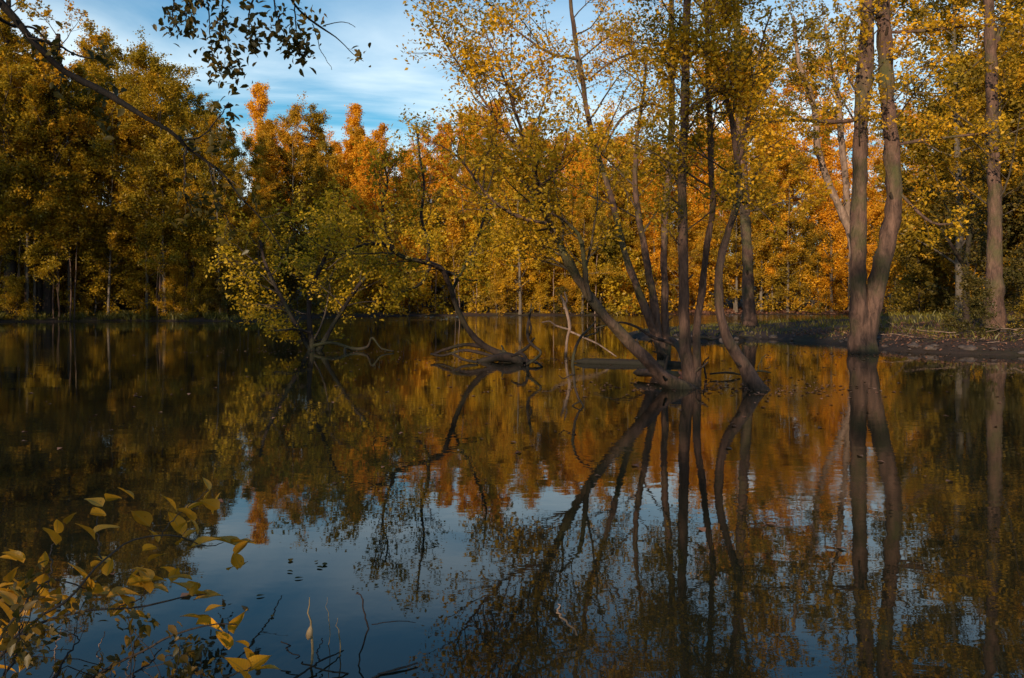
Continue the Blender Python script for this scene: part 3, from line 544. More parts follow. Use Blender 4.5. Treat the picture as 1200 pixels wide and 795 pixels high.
# left bank foreground trunks
special('dark_trunk_tree', 'thick dark bluish trunk at the left end of the left bank', 'tree', P(12, 375, 66)*np.array([1, 1, 0]),
    [[(12, 377, 20), (12, 320, 14), (12, 240, 12), (13, 170, 11), (14, 110, 10), (10, 60, 8), (12, 0, 6)]], 111, 66, 66, 7, 18, 'left', 'bark_dark', leaf=0.24, t0=0.4, kids=(7, 5, 4), leaf_n=7)
special('dark_trunk_tree', 'pair of dark trunks next right of the bluish trunk on the left bank', 'tree', P(56, 375, 66.5)*np.array([1, 1, 0]),
    [[(56, 376, 15), (57, 300, 10), (60, 230, 9), (62, 160, 8), (66, 100, 7), (68, 40, 5)], [(45, 376, 9), (46, 310, 7), (43, 230, 6), (46, 160, 5), (40, 90, 4)]], 112, 67, 67, 6, 12, 'left', 'bark_dark', leaf=0.24, t0=0.4, kids=(7, 5, 4), leaf_n=7)
# yellow green tree drooping to the water
special('drooping_tree', 'yellow green tree drooping over the water with dark tangled feet, left of the bent tree', 'tree', G(368, 410),
    [[(368, 412, 9), (363, 385, 7), (362, 355, 6), (368, 330, 6), (378, 305, 5), (388, 280, 4), (394, 262, 3)],
     [(372, 412, 8), (385, 390, 6), (400, 365, 5), (420, 335, 5), (440, 312, 4), (462, 295, 3)],
     [(364, 412, 8), (350, 385, 6), (335, 355, 5), (322, 330, 5), (312, 305, 4), (308, 282, 3)]],
    113, 24.5, 25.5, 2.5, 10, 'willow', 'bark_dark', leaf=0.10, t0=0.12, kids=(7, 5, 4), leaf_n=6, trop=-0.02, ang=(0.7, 1.4),
    keep=lambda p: p[2] > 0.25, 
    limbs=[([(368, 405, 5), (390, 402, 4), (412, 409, 5), (430, 407, 4), (436, 396, 3), (446, 408, 2.5), (462, 412, 2)], 24.5, 23.5, 0), ([(405, 408, 4), (402, 418, 3), (398, 428, 2)], 24, 23, 0),
           ([(364, 390, 4), (345, 386, 3), (322, 388, 2)], 24.5, 24, 5, 0.6)])

# bare limbs, snags and logs in the water
def snag(name, label, cat, foot, lines, bark, seed):
    e = empty(name, tuple(foot)); tag(e, label, cat)
    for i, (s, d0, d1) in enumerate(lines):
        tb = Tubes(); stem(tb, s, d0, d1, 6, 26, 0.06, 0.0, seed+i, 0.1 if i == 0 else 0)
        FIX.append(ob('limb', tb.mesh('limb'), M[bark], e))
    return e
snag('zigzag_snag', 'thin dark forked dead branch standing zigzag at the right end of the root tangle', 'dead branch', G(622, 428),
    [([(620, 436, 3.5), (618, 424, 4), (611, 415, 4), (600, 418, 3)], 17, 17.5), ([(616, 428, 3.5), (627, 421, 4), (632, 413, 4), (622, 404, 4), (617, 395, 3.5), (616, 382, 3.5), (619, 370, 3), (621, 356, 1.6)], 17, 17.4),
     ([(618, 396, 3), (622, 384, 3), (620, 372, 2.5), (628, 360, 1.5)], 17.3, 17.3)], 'bark_dark', 201)
snag('pale_snag', 'pale bleached dead stem standing between the bent tree and the stem group', 'dead branch', G(666, 408),
    [([(662, 419, 3.5), (664, 400, 4), (667, 386, 4), (665, 372, 4.5), (660, 357, 4), (655, 346, 3)], 22, 22), ([(662, 362, 3), (665, 352, 2.5), (664, 342, 2)], 22, 22),
     ([(666, 386, 3), (652, 382, 2.5), (644, 377, 2), (636, 378, 1.5)], 22, 21.5), ([(667, 388, 3.2), (682, 395, 2.6), (700, 403, 2.2), (724, 418, 1.6)], 22, 20)], 'bark_pale', 211)
snag('arched_branch', 'dark arched bare branch dipping into the water left of the leaning trunk', 'dead branch', G(684, 478),
    [([(686, 482, 2.4), (678, 466, 3.2), (672, 445, 4), (671, 425, 4.2), (674, 408, 4), (682, 395, 3.6), (691, 386, 3.2), (698, 376, 2)], 11, 12.2), ([(684, 395, 2.8), (700, 390, 2.2), (704, 384, 1.6)], 12, 12.1),
     ([(672, 438, 2), (662, 444, 1.6), (655, 440, 1.2)], 11.3, 11.2), ([(680, 470, 2.2), (672, 476, 2), (692, 478, 1.6)], 11.1, 11.1)], 'bark_dark', 221)
snag('root_tangle', 'dark mass of roots and drowned wood at the foot of the bent tree', 'roots', G(590, 418),
    [([(612, 424, 11), (598, 420, 13), (585, 419, 12), (570, 422, 8), (552, 426, 5), (538, 424, 3)], 19, 20), ([(600, 419, 6), (590, 412, 4), (588, 405, 2)], 19.8, 20), ([(585, 420, 5), (560, 413, 4), (542, 411, 3.5), (520, 417, 3), (506, 415, 3)], 19.6, 20.4),
     ([(530, 415, 4), (545, 422, 3.5), (560, 425, 3)], 19.5, 19), ([(610, 422, 5), (624, 424, 4), (634, 430, 2.5)], 19, 18)], 'bark_dark', 231)
def log(name, label, a, b, r0, r1, bark, seed, end=None, cat='log'):
    a = np.array(a); b = np.array(b); e = empty(name, tuple((a+b)/2)); tag(e, label, cat)
    tb = Tubes(); n = 22; c = a+(b-a)*np.linspace(0, 1, n)[:, None]; rs = np.random.RandomState(seed); c[:, 2] += np.sin(np.linspace(0, 5, n))*0.015
    r = np.linspace(r0, r1, n); r[0] *= 0.15; r[1] *= 0.6; r[-1] *= 0.1; r[-2] *= 0.85
    tb.add(c, r, 10, 0.07, 0, seed); FIX.append(ob('log_body', tb.mesh('log_body'), M[bark], e))
    if end is not None:
        t2 = Tubes(); d = unit(b-a); q = b+d*np.linspace(-0.06, 0.16, 8)[:, None]; t2.add(q, r1*np.array([0.9, 0.97, 0.92, 0.8, 0.66, 0.45, 0.25, 0.02]), 9, 0.28, 0, seed+3)
        FIX.append(ob('broken_end', t2.mesh('broken_end'), M[end], e))
log('floating_log', 'dark tapered log lying on the water behind the foot of the leaning trunk', P(672, 424, 19.2), P(806, 428, 18.4), 0.075, 0.10, 'bark_black', 31)
log('broken_log', 'short greenish log with a split reddish end wedged against the twin stemmed foot', P(742, 437, 15.2), P(801, 440, 14.4), 0.07, 0.085, 'bark', 32, 'cutwood')
snag('drowned_twigs', 'bare horizontal twig in the water beside the foot of the crooked tree', 'twig', G(850, 439),
    [([(838, 438, 2.4), (856, 437, 3), (872, 439, 2.4)], 15.4, 15.6), ([(880, 437, 2), (892, 435, 3), (903, 437, 1.6)], 15.5, 15.7), ([(888, 434, 1.6), (893, 424, 1.4), (899, 415, 1)], 15.6, 15.6), ([(828, 444, 3), (826, 436, 2.6), (824, 426, 2), (830, 418, 1.4)], 15, 15.2)], 'bark_dark', 241)
snag('fallen_branch', 'dark bare branch lying across the base of the triple stems', 'dead branch', G(760, 412),
    [([(700, 384, 1.8), (725, 378, 2.6), (745, 384, 3), (765, 396, 4), (785, 402, 5), (800, 412, 4)], 20, 19), ([(786, 397, 6), (795, 405, 8), (800, 420, 9), (806, 440, 9)], 17, 14.6), ([(800, 404, 4), (820, 396, 5), (836, 398, 3.5), (850, 392, 2)], 18, 20)], 'bark_dark', 251)

# ------------------------------------------------------------------ overhanging limbs close to the camera
def overhang(name, label, lines, seed, leafm, leaf, foot):
    e = empty(name, tuple(foot)); tag(e, label, 'tree'); rs = np.random.RandomState(seed); br = Tubes(); LF = []; LD = []
    for i, (s, d0, d1, nk, L, nm) in enumerate(lines):
        tb = Tubes(); c, r = stem(tb, s, d0, d1, 10 if i == 0 else 6, 40, 0.05, 0, seed+i, 0)
        FIX.append(ob(nm, tb.mesh(nm), M['bark_black'], e))
        if nk:
            grow(br, LF, LD, c, r, L, rs, 1, 0.1, nk, (0.5, 1.3), -0.08, 0.22, 0.5, 0, 0.02, None, (4, 4, 4))
    # leaf bunches hang at the twig tips
    for v in br.V:
        tip = v[-3:].mean(0); 
        if rs.uniform() < LEAFY: 
            for q in range(rs.randint(10, 24)): LF.append(tip+rs.normal(size=3)*leaf*0.85); LD.append(unit(rs.normal(size=3)+np.array([0, 0, -0.8])))
    if br.V: o = ob('twigs', br.mesh('twigs'), M['twig'], e); o['kind'] = 'stuff'; FIX.append(o)
    if LF: o = ob('crown', leaves_fine('crown', np.array(LF), leaf, rs, np.array(LD)), M[leafm], e); o['kind'] = 'stuff'; FIX.append(o)
LEAFY = 0.7
overhang('overhanging_tree', 'near tree whose dark limb slants from the top left corner down across the left wood',
    [([(-900, 900, 60), (-870, 500, 54), (-820, 100, 50), (-700, -300, 46)], 7.5, 7.0, 0, 0, 'trunk'),
     ([(-860, 300, 40), (-600, 60, 34), (-350, -100, 24), (-180, -110, 17), (-60, -55, 14), (0, 5, 12), (40, 52, 10), (75, 85, 10), (120, 108, 9), (170, 138, 7), (200, 155, 6), (217, 172, 5), (232, 182, 4.5), (262, 205, 4), (285, 235, 3), (310, 262, 2.4), (330, 292, 1.6)], 7.2, 9.5, 9, 0.55, 'limb'),
     ([(218, 172, 3.5), (220, 200, 2.4), (216, 225, 1.8), (228, 255, 1.3)], 8.6, 8.7, 3, 0.3, 'branch'), ([(245, 190, 3), (252, 215, 2.2), (265, 250, 1.5), (275, 275, 1)], 8.8, 9, 3, 0.3, 'branch'),
     ([(30, 42, 5), (60, 52, 4), (90, 66, 2.5), (120, 70, 1.5)], 8, 8.6, 3, 0.35, 'branch'), ([(215, 165, 3), (240, 158, 2), (262, 132, 1.6), (272, 120, 1.2)], 8.6, 9.2, 6, 0.22, 'branch'),
     ([(-10, 15, 7), (10, 30, 4), (40, 38, 3), (80, 92, 2), (125, 110, 1.5)], 8, 8.8, 3, 0.3, 'branch')],
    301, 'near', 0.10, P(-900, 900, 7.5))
LEAFY = 1.0
overhang('leafy_overhang', 'near tree whose leafy twigs hang into the open sky at the top of the picture',
    [([(-700, 900, 60), (-690, 300, 52), (-640, -200, 44), (-560, -500, 36)], 9.5, 9.8, 0, 0, 'trunk'),
     ([(-660, -60, 34), (-450, -260, 26), (-200, -270, 18), (0, -180, 12), (120, -90, 8), (210, -40, 6), (280, -22, 5), (330, -10, 4), (350, 12, 3), (372, 30, 2.6), (396, 46, 1.8), (410, 62, 1.2), (424, 72, 0.8)], 9.8, 14, 6, 0.35, 'limb'),
     ([(210, -40, 3), (206, -10, 2.2), (206, 20, 1.8), (215, 38, 1.2)], 12.5, 12.5, 5, 0.16, 'branch'), ([(240, -35, 3), (243, 0, 2), (246, 45, 1.6), (248, 80, 1.2), (258, 88, 1)], 13, 13, 8, 0.16, 'branch'),
     ([(262, -26, 3), (262, 10, 2), (270, 48, 1.5), (276, 72, 1.2), (284, 82, 1)], 13.2, 13.2, 9, 0.17, 'branch'), ([(300, -20, 3), (290, 20, 2), (298, 42, 1.5), (300, 55, 1)], 13.3, 13.3, 7, 0.16, 'branch'),
     ([(232, -40, 3), (224, 0, 2), (222, 26, 1.2)], 13, 13, 5, 0.16, 'branch'), ([(318, -12, 3), (324, 18, 2), (330, 45, 1.5), (336, 62, 1.2)], 13.6, 13.6, 5, 0.16, 'branch'),
     ([(345, 5, 2.4), (350, 35, 1.8), (352, 60, 1.4), (362, 66, 1)], 13.8, 13.8, 5, 0.16, 'branch'), ([(-300, -230, 14), (-80, -260, 9), (60, -230, 6), (160, -170, 4), (240, -110, 3), (300, -70, 1.5)], 12, 22, 26, 0.8, 'limb'),
     ([(380, 30, 1.6), (400, 26, 1.1), (418, 32, 0.8)], 14, 14.1, 0, 0.1, 'branch'),
     ([(366, 28, 1.6), (378, 60, 1.1), (390, 82, 0.7)], 14, 14.1, 0, 0.1, 'branch')],
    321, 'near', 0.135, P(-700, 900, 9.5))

# ------------------------------------------------------------------ foreground shrub with big yellow leaves (each leaf a part)
def leaf_blade(seed):
    rs = np.random.RandomState(seed); nl, nw = 7, 4; V = []
    bend = rs.uniform(0.10, 0.35); wd = rs.uniform(0.46, 0.6)
    for i in range(nl+1):
        t = i/nl; w = wd*math.sin(PI*min(1, t**0.72))**0.85*0.55*(1-t*0.25)+0.003
        for j in range(nw+1):
            s = (j/nw-0.5)*2; V.append((s*w, t, -bend*t*t+abs(s)*w*0.45+0.03*math.sin(7*t+seed)*s))
    Qs = [[i*(nw+1)+j, i*(nw+1)+j+1, (i+1)*(nw+1)+j+1, (i+1)*(nw+1)+j] for i in range(nl) for j in range(nw)]
    me = quad_mesh('leaf', np.array(V), np.array(Qs), True, np.full(len(Qs), rs.uniform(0, 1))); return me
BL = [leaf_blade(i) for i in range(6)]
SH = [(110, 587, 22, -60), (134, 583, 24, 65), (117, 601, 24, 80), (103, 621, 24, -40), (122, 618, 22, 60), (60, 627, 24, -10), (68, 616, 18, 15), (165, 606, 26, -25), (200, 588, 22, -35), (231, 591, 28, 55),
 (243, 566, 14, -15), (252, 590, 20, 5), (207, 612, 26, -20), (218, 628, 26, 40), (228, 614, 20, -15), (182, 628, 14, -30), (177, 641, 18, 60), (184, 652, 18, 55), (262, 632, 36, -60), (285, 634, 26, 75), (240, 634, 30, 62),
 (97, 672, 30, -28), (113, 686, 30, 35), (128, 664, 18, 10), (50, 682, 28, 20), (28, 690, 32, -15), (36, 712, 30, 55), (168, 682, 26, -22), (184, 687, 26, 62), (218, 688, 28, -50), (228, 686, 22, 50), (243, 698, 26, 70), (250, 712, 18, 60),
 (231, 722, 28, -48), (249, 731, 32, 85), (280, 727, 28, 20), (262, 748, 26, -15), (81, 706, 24, -10), (70, 700, 18, -60), (143, 695, 28, 75), (35, 733, 30, 70), (7, 716, 30, -20), (5, 745, 26, 10), (12, 762, 28, 60), (6, 782, 26, 80),
 (278, 778, 28, -35), (303, 774, 30, 40), (291, 766, 22, 0), (314, 782, 22, 75), (286, 791, 22, -10), (20, 650, 20, -25), (140, 712, 22, 40), (205, 672, 18, 20), (52, 655, 16, 0), (272, 664, 14, 40), (160, 720, 18, -60), (12, 695, 24, 25)]
sh = empty('shrub', tuple(P(-20, 880, 2.6))); sh.location.z = 0.0; tag(sh, 'leafy foreground shrub with large yellow leaves over the water in the lower left corner', 'shrub')
rs = np.random.RandomState(77)
for q in range(60):
    b = SH[rs.randint(0, len(SH))]; SH.append((b[0]+rs.uniform(-16, 16), b[1]+rs.uniform(-14, 14), rs.uniform(13, 24), rs.uniform(-80, 80)))
ST = [([(-60, 840, 5), (0, 770, 5), (40, 733, 4), (100, 716, 3.5), (160, 712, 3), (215, 700, 2.4), (243, 696, 1.6)], 2.5, 3.3), ([(-60, 840, 5), (-10, 760, 4), (30, 705, 3), (60, 680, 2.6), (100, 690, 2)], 2.5, 3.0),
      ([(-60, 830, 5), (20, 745, 4), (80, 700, 3.2), (120, 655, 2.8), (160, 632, 2.4), (205, 628, 2), (240, 640, 1.8), (262, 636, 1.2)], 2.5, 3.3), ([(120, 655, 2.6), (112, 625, 2), (116, 598, 1.4)], 3.0, 3.1), ([(60, 690, 2.4), (58, 655, 2), (63, 632, 1.3)], 2.85, 3.0),
      ([(-40, 880, 5), (60, 820, 4), (150, 770, 3.4), (210, 742, 3), (250, 732, 2), (278, 732, 1.4)], 2.5, 3.1), ([(120, 830, 4), (200, 810, 3), (260, 795, 2.4), (295, 782, 1.5)], 2.5, 2.8), ([(190, 630, 2), (205, 605, 1.6), (232, 585, 1.3), (244, 572, 1)], 3.15, 3.25), ([(140, 712, 2), (165, 700, 1.8), (172, 688, 1.2)], 3, 3.1)]
for s, a, b in ST:
    b = min(b, 0.84*HC*F/(s[-1][1]-HY)); a = min(a, b)
    tb = Tubes(); stem(tb, s, a, b, 6, 24, 0.04, 0, 5, 0); FIX.append(ob('stem', tb.mesh('stem'), M['twig'], sh))
for i, (x, y, l, a) in enumerate(SH):
    D = 2.75+0.55*min(1, max(0, (x+20)/280))+rs.uniform(-0.12, 0.12); D = min(D, 0.84*HC*F/(y-HY)); o = ob('leaf', BL[i % 6], M['shrub'], sh)
    p = P(x, y, D); s = l*D/F*1.28; ar = math.radians(a)
    dirv = Vector((math.sin(ar), rs.uniform(-0.45, 0.35), math.cos(ar)*0.9)).normalized()
    q = dirv.to_track_quat('Y', 'Z'); o.rotation_mode = 'QUATERNION'
    from mathutils import Quaternion
    q = q @ Quaternion((0, 1, 0), rs.uniform(-0.9, 0.9)+(-0.5 if a > 0 else 0.5)); o.rotation_quaternion = q
    o.location = Vector(tuple(p))-dirv*s*0.5-Vector(sh.location); o.scale = (s, s, s); o['_skip'] = 1
# darker low bush under it
def tuft_leaves(n, fx, leaf, seed, m, name, label, cat, kind=None):
    rs = np.random.RandomState(seed); pos = fx(rs, n); o = ob(name, leaves_mesh(name, pos, leaf, rs, 0.5, 0.6), M[m]); tag(o, label, cat, None, kind); return o
LEAFY = 0.8
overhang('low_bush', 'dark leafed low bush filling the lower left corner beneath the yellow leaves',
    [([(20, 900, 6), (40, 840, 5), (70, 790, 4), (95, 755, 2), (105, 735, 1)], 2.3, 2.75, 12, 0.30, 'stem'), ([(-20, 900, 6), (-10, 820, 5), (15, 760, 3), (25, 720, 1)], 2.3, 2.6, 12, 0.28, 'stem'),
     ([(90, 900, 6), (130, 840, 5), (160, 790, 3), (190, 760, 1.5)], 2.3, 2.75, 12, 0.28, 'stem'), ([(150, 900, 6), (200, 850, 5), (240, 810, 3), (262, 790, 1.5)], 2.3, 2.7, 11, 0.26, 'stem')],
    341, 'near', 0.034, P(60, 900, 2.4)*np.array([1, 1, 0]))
bpy.data.objects[[o.name for o in bpy.data.objects if o.name.startswith('low_bush')][0]]['category'] = 'bush'
snag('dead_twigs', 'pale crooked dead twigs standing in the dark corner under the yellow leaves', 'dead branch', P(115, 800, 3.0)*np.array([1, 1, 0]),
    [([(66, 800, 2.4), (72, 775, 2), (78, 752, 1.8), (80, 735, 1.2)], 2.8, 2.9), ([(112, 798, 2.4), (115, 780, 2.2), (110, 765, 2), (114, 740, 1.4)], 2.9, 3), ([(146, 800, 2.2), (152, 785, 2), (148, 762, 1.4)], 2.9, 3), ([(220, 795, 2), (205, 780, 2), (196, 768, 1.6), (184, 772, 1)], 2.9, 3.1)], 'bark_pale', 261)
snag('bent_reed_twig', 'thin dark twig bending up from the blue water right of the shrub', 'twig', P(425, 785, 3.1)*np.array([1, 1, 0]),
    [([(420, 792, 2.2), (428, 765, 2.4), (434, 740, 2.6), (434, 722, 2.2), (429, 706, 2), (424, 696, 1.4)], 3.1, 3.3), ([(434, 732, 1.4), (452, 728, 1.2), (478, 730, 0.8)], 3.2, 3.2), ([(424, 697, 1.2), (418, 694, 1)], 3.3, 3.3)], 'bark_dark', 271)
snag('floating_stick', 'pale straight stick floating at the bottom edge of the water', 'stick', P(475, 785, 3.0)*np.array([1, 1, 0]),
    [([(430, 800, 3), (452, 792, 3.4), (476, 784, 3.4), (499, 777, 2.4)], 2.98, 3.12)], 'bark_pale', 281)
snag('yellow_stem', 'short yellowish bent stalk poking out of the dark water below the stem group', 'twig', G(655, 722),
    [([(659, 724, 2.6), (652, 716, 2.2), (646, 708, 1.4)], 3.4, 3.45)], 'bark_pale', 285)
def reed(x, y0, y1, D, w, label, seedh=None):
    e = empty('reed', tuple(P(x, y0, D)*np.array([1, 1, 0]))); tag(e, label, 'reed')
    tb = Tubes(); stem(tb, [(x, y0+10, w), (x+1, (y0+y1)/2, w*0.9), (x+2, y1, w*0.3)], D, D, 5, 12, 0, 0, 3, 0.1); FIX.append(ob('stalk', tb.mesh('stalk'), M['reed'], e))
    if seedh:
        t2 = Tubes(); c = np.array([P(x+3, y, D-0.02) for y in np.linspace(seedh[0], seedh[1], 9)]); c[:, 0] += np.linspace(0, 0.012, 9)
        t2.add(c, seedh[2]*0.5*D/F*np.array([0.15, 0.6, 0.9, 1, 0.95, 0.9, 0.7, 0.5, 0.1]), 7, 0.1, 0, 2); FIX.append(ob('seed_head', t2.mesh('seed_head'), M['seed'], e))
reed(358, 770, 700, 3.1, 3.4, 'brown reed blade with a pale seed pod in the blue water right of the shrub', (750, 733, 8))
reed(391, 760, 724, 3.2, 1.6, 'short thin green reed between the seed pod reed and the bending twig')
reed(379, 745, 700, 3.3, 1.0, 'hair thin reed just left of the short green reed')
snag('reed_debris', 'dark drowned twigs lying at the feet of the reeds near the bottom edge', 'dead branch', P(375, 780, 3.1)*np.array([1, 1, 0]),
    [([(345, 792, 3), (368, 776, 2.6), (392, 766, 2), (414, 760, 1.4)], 3.0, 3.3), ([(352, 776, 2.4), (374, 786, 2.4), (398, 790, 2)], 3.0, 3.05), ([(368, 780, 2), (372, 762, 1.6), (384, 748, 1.2)], 3.05, 3.2), ([(330, 752, 1.6), (346, 762, 2), (366, 772, 1.4)], 3.2, 3.1)], 'bark_dark', 291)
# floating leaves
fl = leaf_blade(9); fspots = [(341, 656, 9), (337, 670, 7), (372, 665, 8), (381, 664, 9), (369, 660, 5), (345, 679, 8), (447, 675, 5), (320, 722, 6), (444, 686, 5), (300, 700, 8), (512, 640, 6), (480, 712, 6)]
for i, (x, y, l) in enumerate(fspots):
    g = G(x, y); o = ob('floating_leaf', fl, M['under']); o.location = (g[0], g[1], 0.006); s = l*g[1]/F*1.3; o.scale = (s, s, s*0.35); o.rotation_euler = (0.03, 0, R.uniform(0, 6.28))
    tag(o, 'small dark leaf floating on the open blue water right of the shrub', 'leaf', 'leaves floating on the open water')

rs = np.random.RandomState(55); fp = []
for (cx, cy, sx, sy, n) in [(3.0, 13.6, 1.6, 0.7, 260), (4.2, 13.2, 0.8, 0.5, 140), (-0.2, 20, 1.6, 0.8, 200), (-6, 24, 2.2, 1.0, 220), (9.9, 22.5, 1.4, 0.8, 220), (5, 19, 6, 6, 420), (0, 10, 6, 5, 160)]:
    fp += [(cx+rs.normal()*sx, cy+rs.normal()*sy, 0.006) for _ in range(n)]
o = ob('floating_debris', leaves_mesh('floating_debris', np.array(fp), 0.07, rs, 0.6, 30.0), M['litter']); tag(o, 'scattered tiny fallen leaves and bits floating around the tree feet', 'fallen leaves', None, 'stuff')
# ------------------------------------------------------------------ bank details
def blades(name, n, area, h, seed, m, label=None, cat=None):
    """grass blades standing on the ground inside area(x0,x1,y0,y1)"""
    rs = np.random.RandomState(seed); x = rs.uniform(area[0], area[1], n*4); y = rs.uniform(area[2], area[3], n*4)
    ok = (sdist(x, y) > area[4]) & (vn(x, y, 1.5, seed) > -0.15); x = x[ok][:n]; y = y[ok][:n]; z = hground(x, y)
    k = len(x); hh = h*rs.uniform(0.4, 1.3, k); a = rs.uniform(0, 2*PI, k); w = 0.012+0.02*h
    dx, dy = np.cos(a)*w, np.sin(a)*w; lx, ly = rs.normal(size=k)*hh*0.35, rs.normal(size=k)*hh*0.35
    V = np.stack([np.stack([x-dx, y-dy, z], 1), np.stack([x+dx, y+dy, z], 1), np.stack([x+dx*0.6+lx*0.4, y+dy*0.6+ly*0.4, z+hh*0.6], 1), np.stack([x+lx, y+ly, z+hh], 1)], 1).reshape(-1, 3)
    o = ob(name, quad_mesh(name, V, np.arange(4*k).reshape(-1, 4), vals=rs.uniform(0, 1, k)), M[m]); tag(o, label, cat, None, 'stuff'); return o
blades('bank_grass', 9000, (13, 34, 21, 48, 1.6), 0.22, 1, 'grass', 'rough olive grass growing along the right bank', 'grass')
blades('spit_grass', 3500, (5, 20, 29, 48, 0.5), 0.13, 2, 'grass', 'short grass along the low muddy spit', 'grass')
blades('shore_sedge', 9000, (-44, -20, 60, 74, 0.2), 0.45, 3, 'grass', 'dark sedge at the foot of the left bank wood', 'sedge')
def litter(n, area, seed, sz, label):
    rs = np.random.RandomState(seed); x = rs.uniform(area[0], area[1], n*4); y = rs.uniform(area[2], area[3], n*4); ok = sdist(x, y) > area[4]; x = x[ok][:n]; y = y[ok][:n]
    pos = np.stack([x, y, hground(x, y)+0.03+rs.uniform(0, 0.05, len(x))], 1)
    o = ob('leaf_litter', leaves_mesh('leaf_litter', pos, sz, rs, 0.6, 1.2), M['litter']); tag(o, label, 'fallen leaves', None, 'stuff')
litter(9000, (11, 26, 21, 34, 0.25), 5, 0.075, 'fallen brown leaves covering the muddy right bank')
litter(9000, (16, 50, 98, 122, 0.0), 6, 0.3, 'pinkish fallen leaves on the far bank behind the spit')
def rock_mesh(seed):
    import bmesh
    bm = bmesh.new(); bmesh.ops.create_icosphere(bm, subdivisions=2, radius=1); rs = np.random.RandomState(seed)
    a = rs.normal(size=(5, 3))
    for v in bm.verts:
        c = np.array(v.co); f = 1+0.16*sum(math.sin(float(np.dot(c, q))*2.2+i) for i, q in enumerate(a))*0.6; v.co = Vector(c*f); v.co.z *= 0.55
    me = bpy.data.meshes.new('clod'); bm.to_mesh(me); bm.free(); return me
RK = [rock_mesh(i) for i in range(4)]
rs = np.random.RandomState(8); k = 0
while k < 46:
    x = rs.uniform(6, 18); y = rs.uniform(21, 36); d = float(sdist(np.array([x]), np.array([y]))[0])
    if not (-0.15 < d < 0.9): continue
    o = ob('clod', RK[k % 4], M['stone']); o.location = (x, y, hz(x, y)+0.02); s = rs.uniform(0.05, 0.16); o.scale = (s*1.3, s, s); o.rotation_euler = (0, 0, rs.uniform(0, 6)); k += 1
    tag(o, 'dark lump of mud or stone at the water line of the right bank and spit', 'clod', 'clods along the muddy water line')
e = empty('brush_pile', (14.6, 23.6, hz(14.6, 23.6))); tag(e, 'tangle of pale dead sticks and dark brush on the right bank at the right edge', 'brush pile')
for i in range(46):
    x = rs.uniform(12.6, 17.5); y = rs.uniform(22.8, 25.6); L = rs.uniform(0.5, 2.0); a = rs.normal()*0.5+(PI if rs.uniform() < 0.5 else 0)
    p, r = wander((x, y, hz(x, y)+rs.uniform(0.02, 0.22)), (math.cos(a), math.sin(a)*0.5, rs.uniform(-0.03, 0.16)), L, 8, rs, 0.13, -0.015, rs.uniform(0.010, 0.024), 0.006)
    tb = Tubes(); tb.add(p, r, 5); FIX.append(ob('stick', tb.mesh('stick'), M['bark_pale' if i % 3 == 0 else 'bark_dark'], e))
e = empty('spit_roots', tuple(P(800, 392, 33))); e.location.z = 0; tag(e, 'dark brush and exposed roots at the tip of the low spit behind the stem group', 'roots')
for i in range(34):
    x = rs.uniform(5.2, 9.6); y = rs.uniform(31.0, 34); a = rs.uniform(0, 6.28)
    p, r = wander((x, y, rs.uniform(0.05, 0.3)), (math.cos(a), math.sin(a), rs.uniform(0.0, 0.5)), rs.uniform(0.4, 1.3), 8, rs, 0.3, -0.10, rs.uniform(0.012, 0.04), 0.006)
    tb = Tubes(); tb.add(p, r, 5); FIX.append(ob('root', tb.mesh('root'), M['bark_dark'], e))

# the woodland trees get their own labels: look, row, and the landmark they stand behind
MARKS = [(-1e9, 'out of view beyond the left edge'), (-20, 'behind the bluish trunk'), (38, 'behind the pair of dark trunks'), (75, 'right of the pair of dark trunks'), (115, 'where the overhanging limb enters the wood'), (160, 'under the overhanging limb'), (205, 'below the end of the overhanging limb'),
 (250, 'where the left wood ends'), (300, 'just left of the drooping tree'), (345, 'behind the drooping tree'), (400, 'right of the drooping tree'), (450, 'behind the crown of the bent tree'), (500, 'behind the crook of the bent tree'), (545, 'right of the bent tree'),
 (600, 'behind the zigzag branch'), (640, 'behind the pale dead stem'), (680, 'behind the leaning trunk'), (730, 'behind the triple stems'), (790, 'behind the pinkish twin stems'), (832, 'behind the crooked tree'), (868, 'behind the spit tree'), (900, 'right of the spit tree'), (950, 'left of the big twin trunk'),
 (990, 'behind the big twin trunk'), (1055, 'right of the big twin trunk'), (1110, 'behind the dark sapling'), (1150, 'behind the thick bank trunk'), (1190, 'at the right edge'), (1260, 'out of view beyond the right edge')]
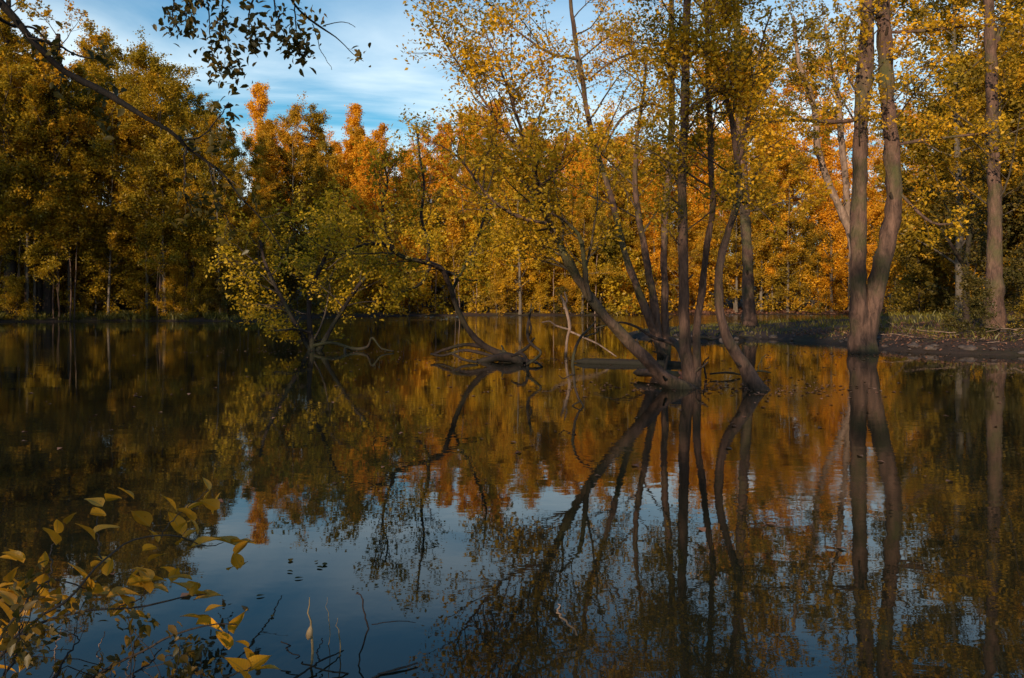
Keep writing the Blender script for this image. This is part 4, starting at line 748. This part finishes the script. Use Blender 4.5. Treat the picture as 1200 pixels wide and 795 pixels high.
LOOK = {'leaves_far_orange': 'orange', 'leaves_far_olive': 'olive-orange', 'leaves_left_bank': 'dark bronze', 'leaves_waterside': 'olive', 'leaves_right_bank': 'green-gold', 'leaves_golden': 'golden', 'leaves_yellow_green': 'yellow-green', 'bank_grass': 'dark olive', 'leaves_undergrowth': 'dark green'}
bins = {}
for e, lab, cat, grp in BG:
    x, y = e.location.x, e.location.y
    if y < 20 and abs(x) > 0.7*y or y < 10: tag(e, 'tall tree of the near bank wood behind the viewpoint', cat, grp); continue
    px = CX+F*x/y; mk = [m for a, m in MARKS if px >= a][-1]
    look = LOOK.get([c for c in e.children if c.name.startswith('crown')][0].material_slots[0].material.name, '')
    kind = 'thin sapling' if e.name.startswith('sapling') else 'bush' if cat == 'shrub' else ('low tree' if 'understorey' in e.name else 'tree')
    row_ = 'left bank' if x < -20 and y < 92 else ('right bank' if x > 14 and y < 84 else 'far bank')
    dep = {'left bank': 71, 'right bank': 50, 'far bank': 108}[row_]
    bins.setdefault((look, kind, row_, 'front' if y < dep else 'back', mk), []).append((px, e, grp))
for (look, kind, row_, fb, mk), L_ in bins.items():
    L_.sort(key=lambda t: t[0])
    for i, (px, e, grp) in enumerate(L_):
        pre = '' if len(L_) == 1 else (['left', 'right'] if len(L_) == 2 else ['leftmost', 'second', 'third', 'fourth', 'fifth', 'sixth', 'seventh', 'eighth', 'ninth', 'tenth', 'eleventh', 'twelfth', 'thirteenth', 'fourteenth', 'fifteenth'])[min(i, 14)]+' '
        e['label'] = (pre+look+' '+kind+', '+row_+' '+fb+' row, '+mk).strip()

# world-built meshes: move the origin into the parent's frame
for o in FIX:
    if o.parent is None: continue
    l = o.parent.location; me = o.data; n = len(me.vertices); a = np.empty(n*3, np.float32); me.vertices.foreach_get('co', a)
    a = a.reshape(-1, 3)-np.array([l.x, l.y, l.z], np.float32); me.vertices.foreach_set('co', a.ravel()); me.update()
    o.matrix_parent_inverse.identity()
for o in bpy.data.objects:
    if '_skip' in o: del o['_skip']
print('tris', sum(len(m.polygons) for m in bpy.data.meshes)*2, 'objects', len(bpy.data.objects))
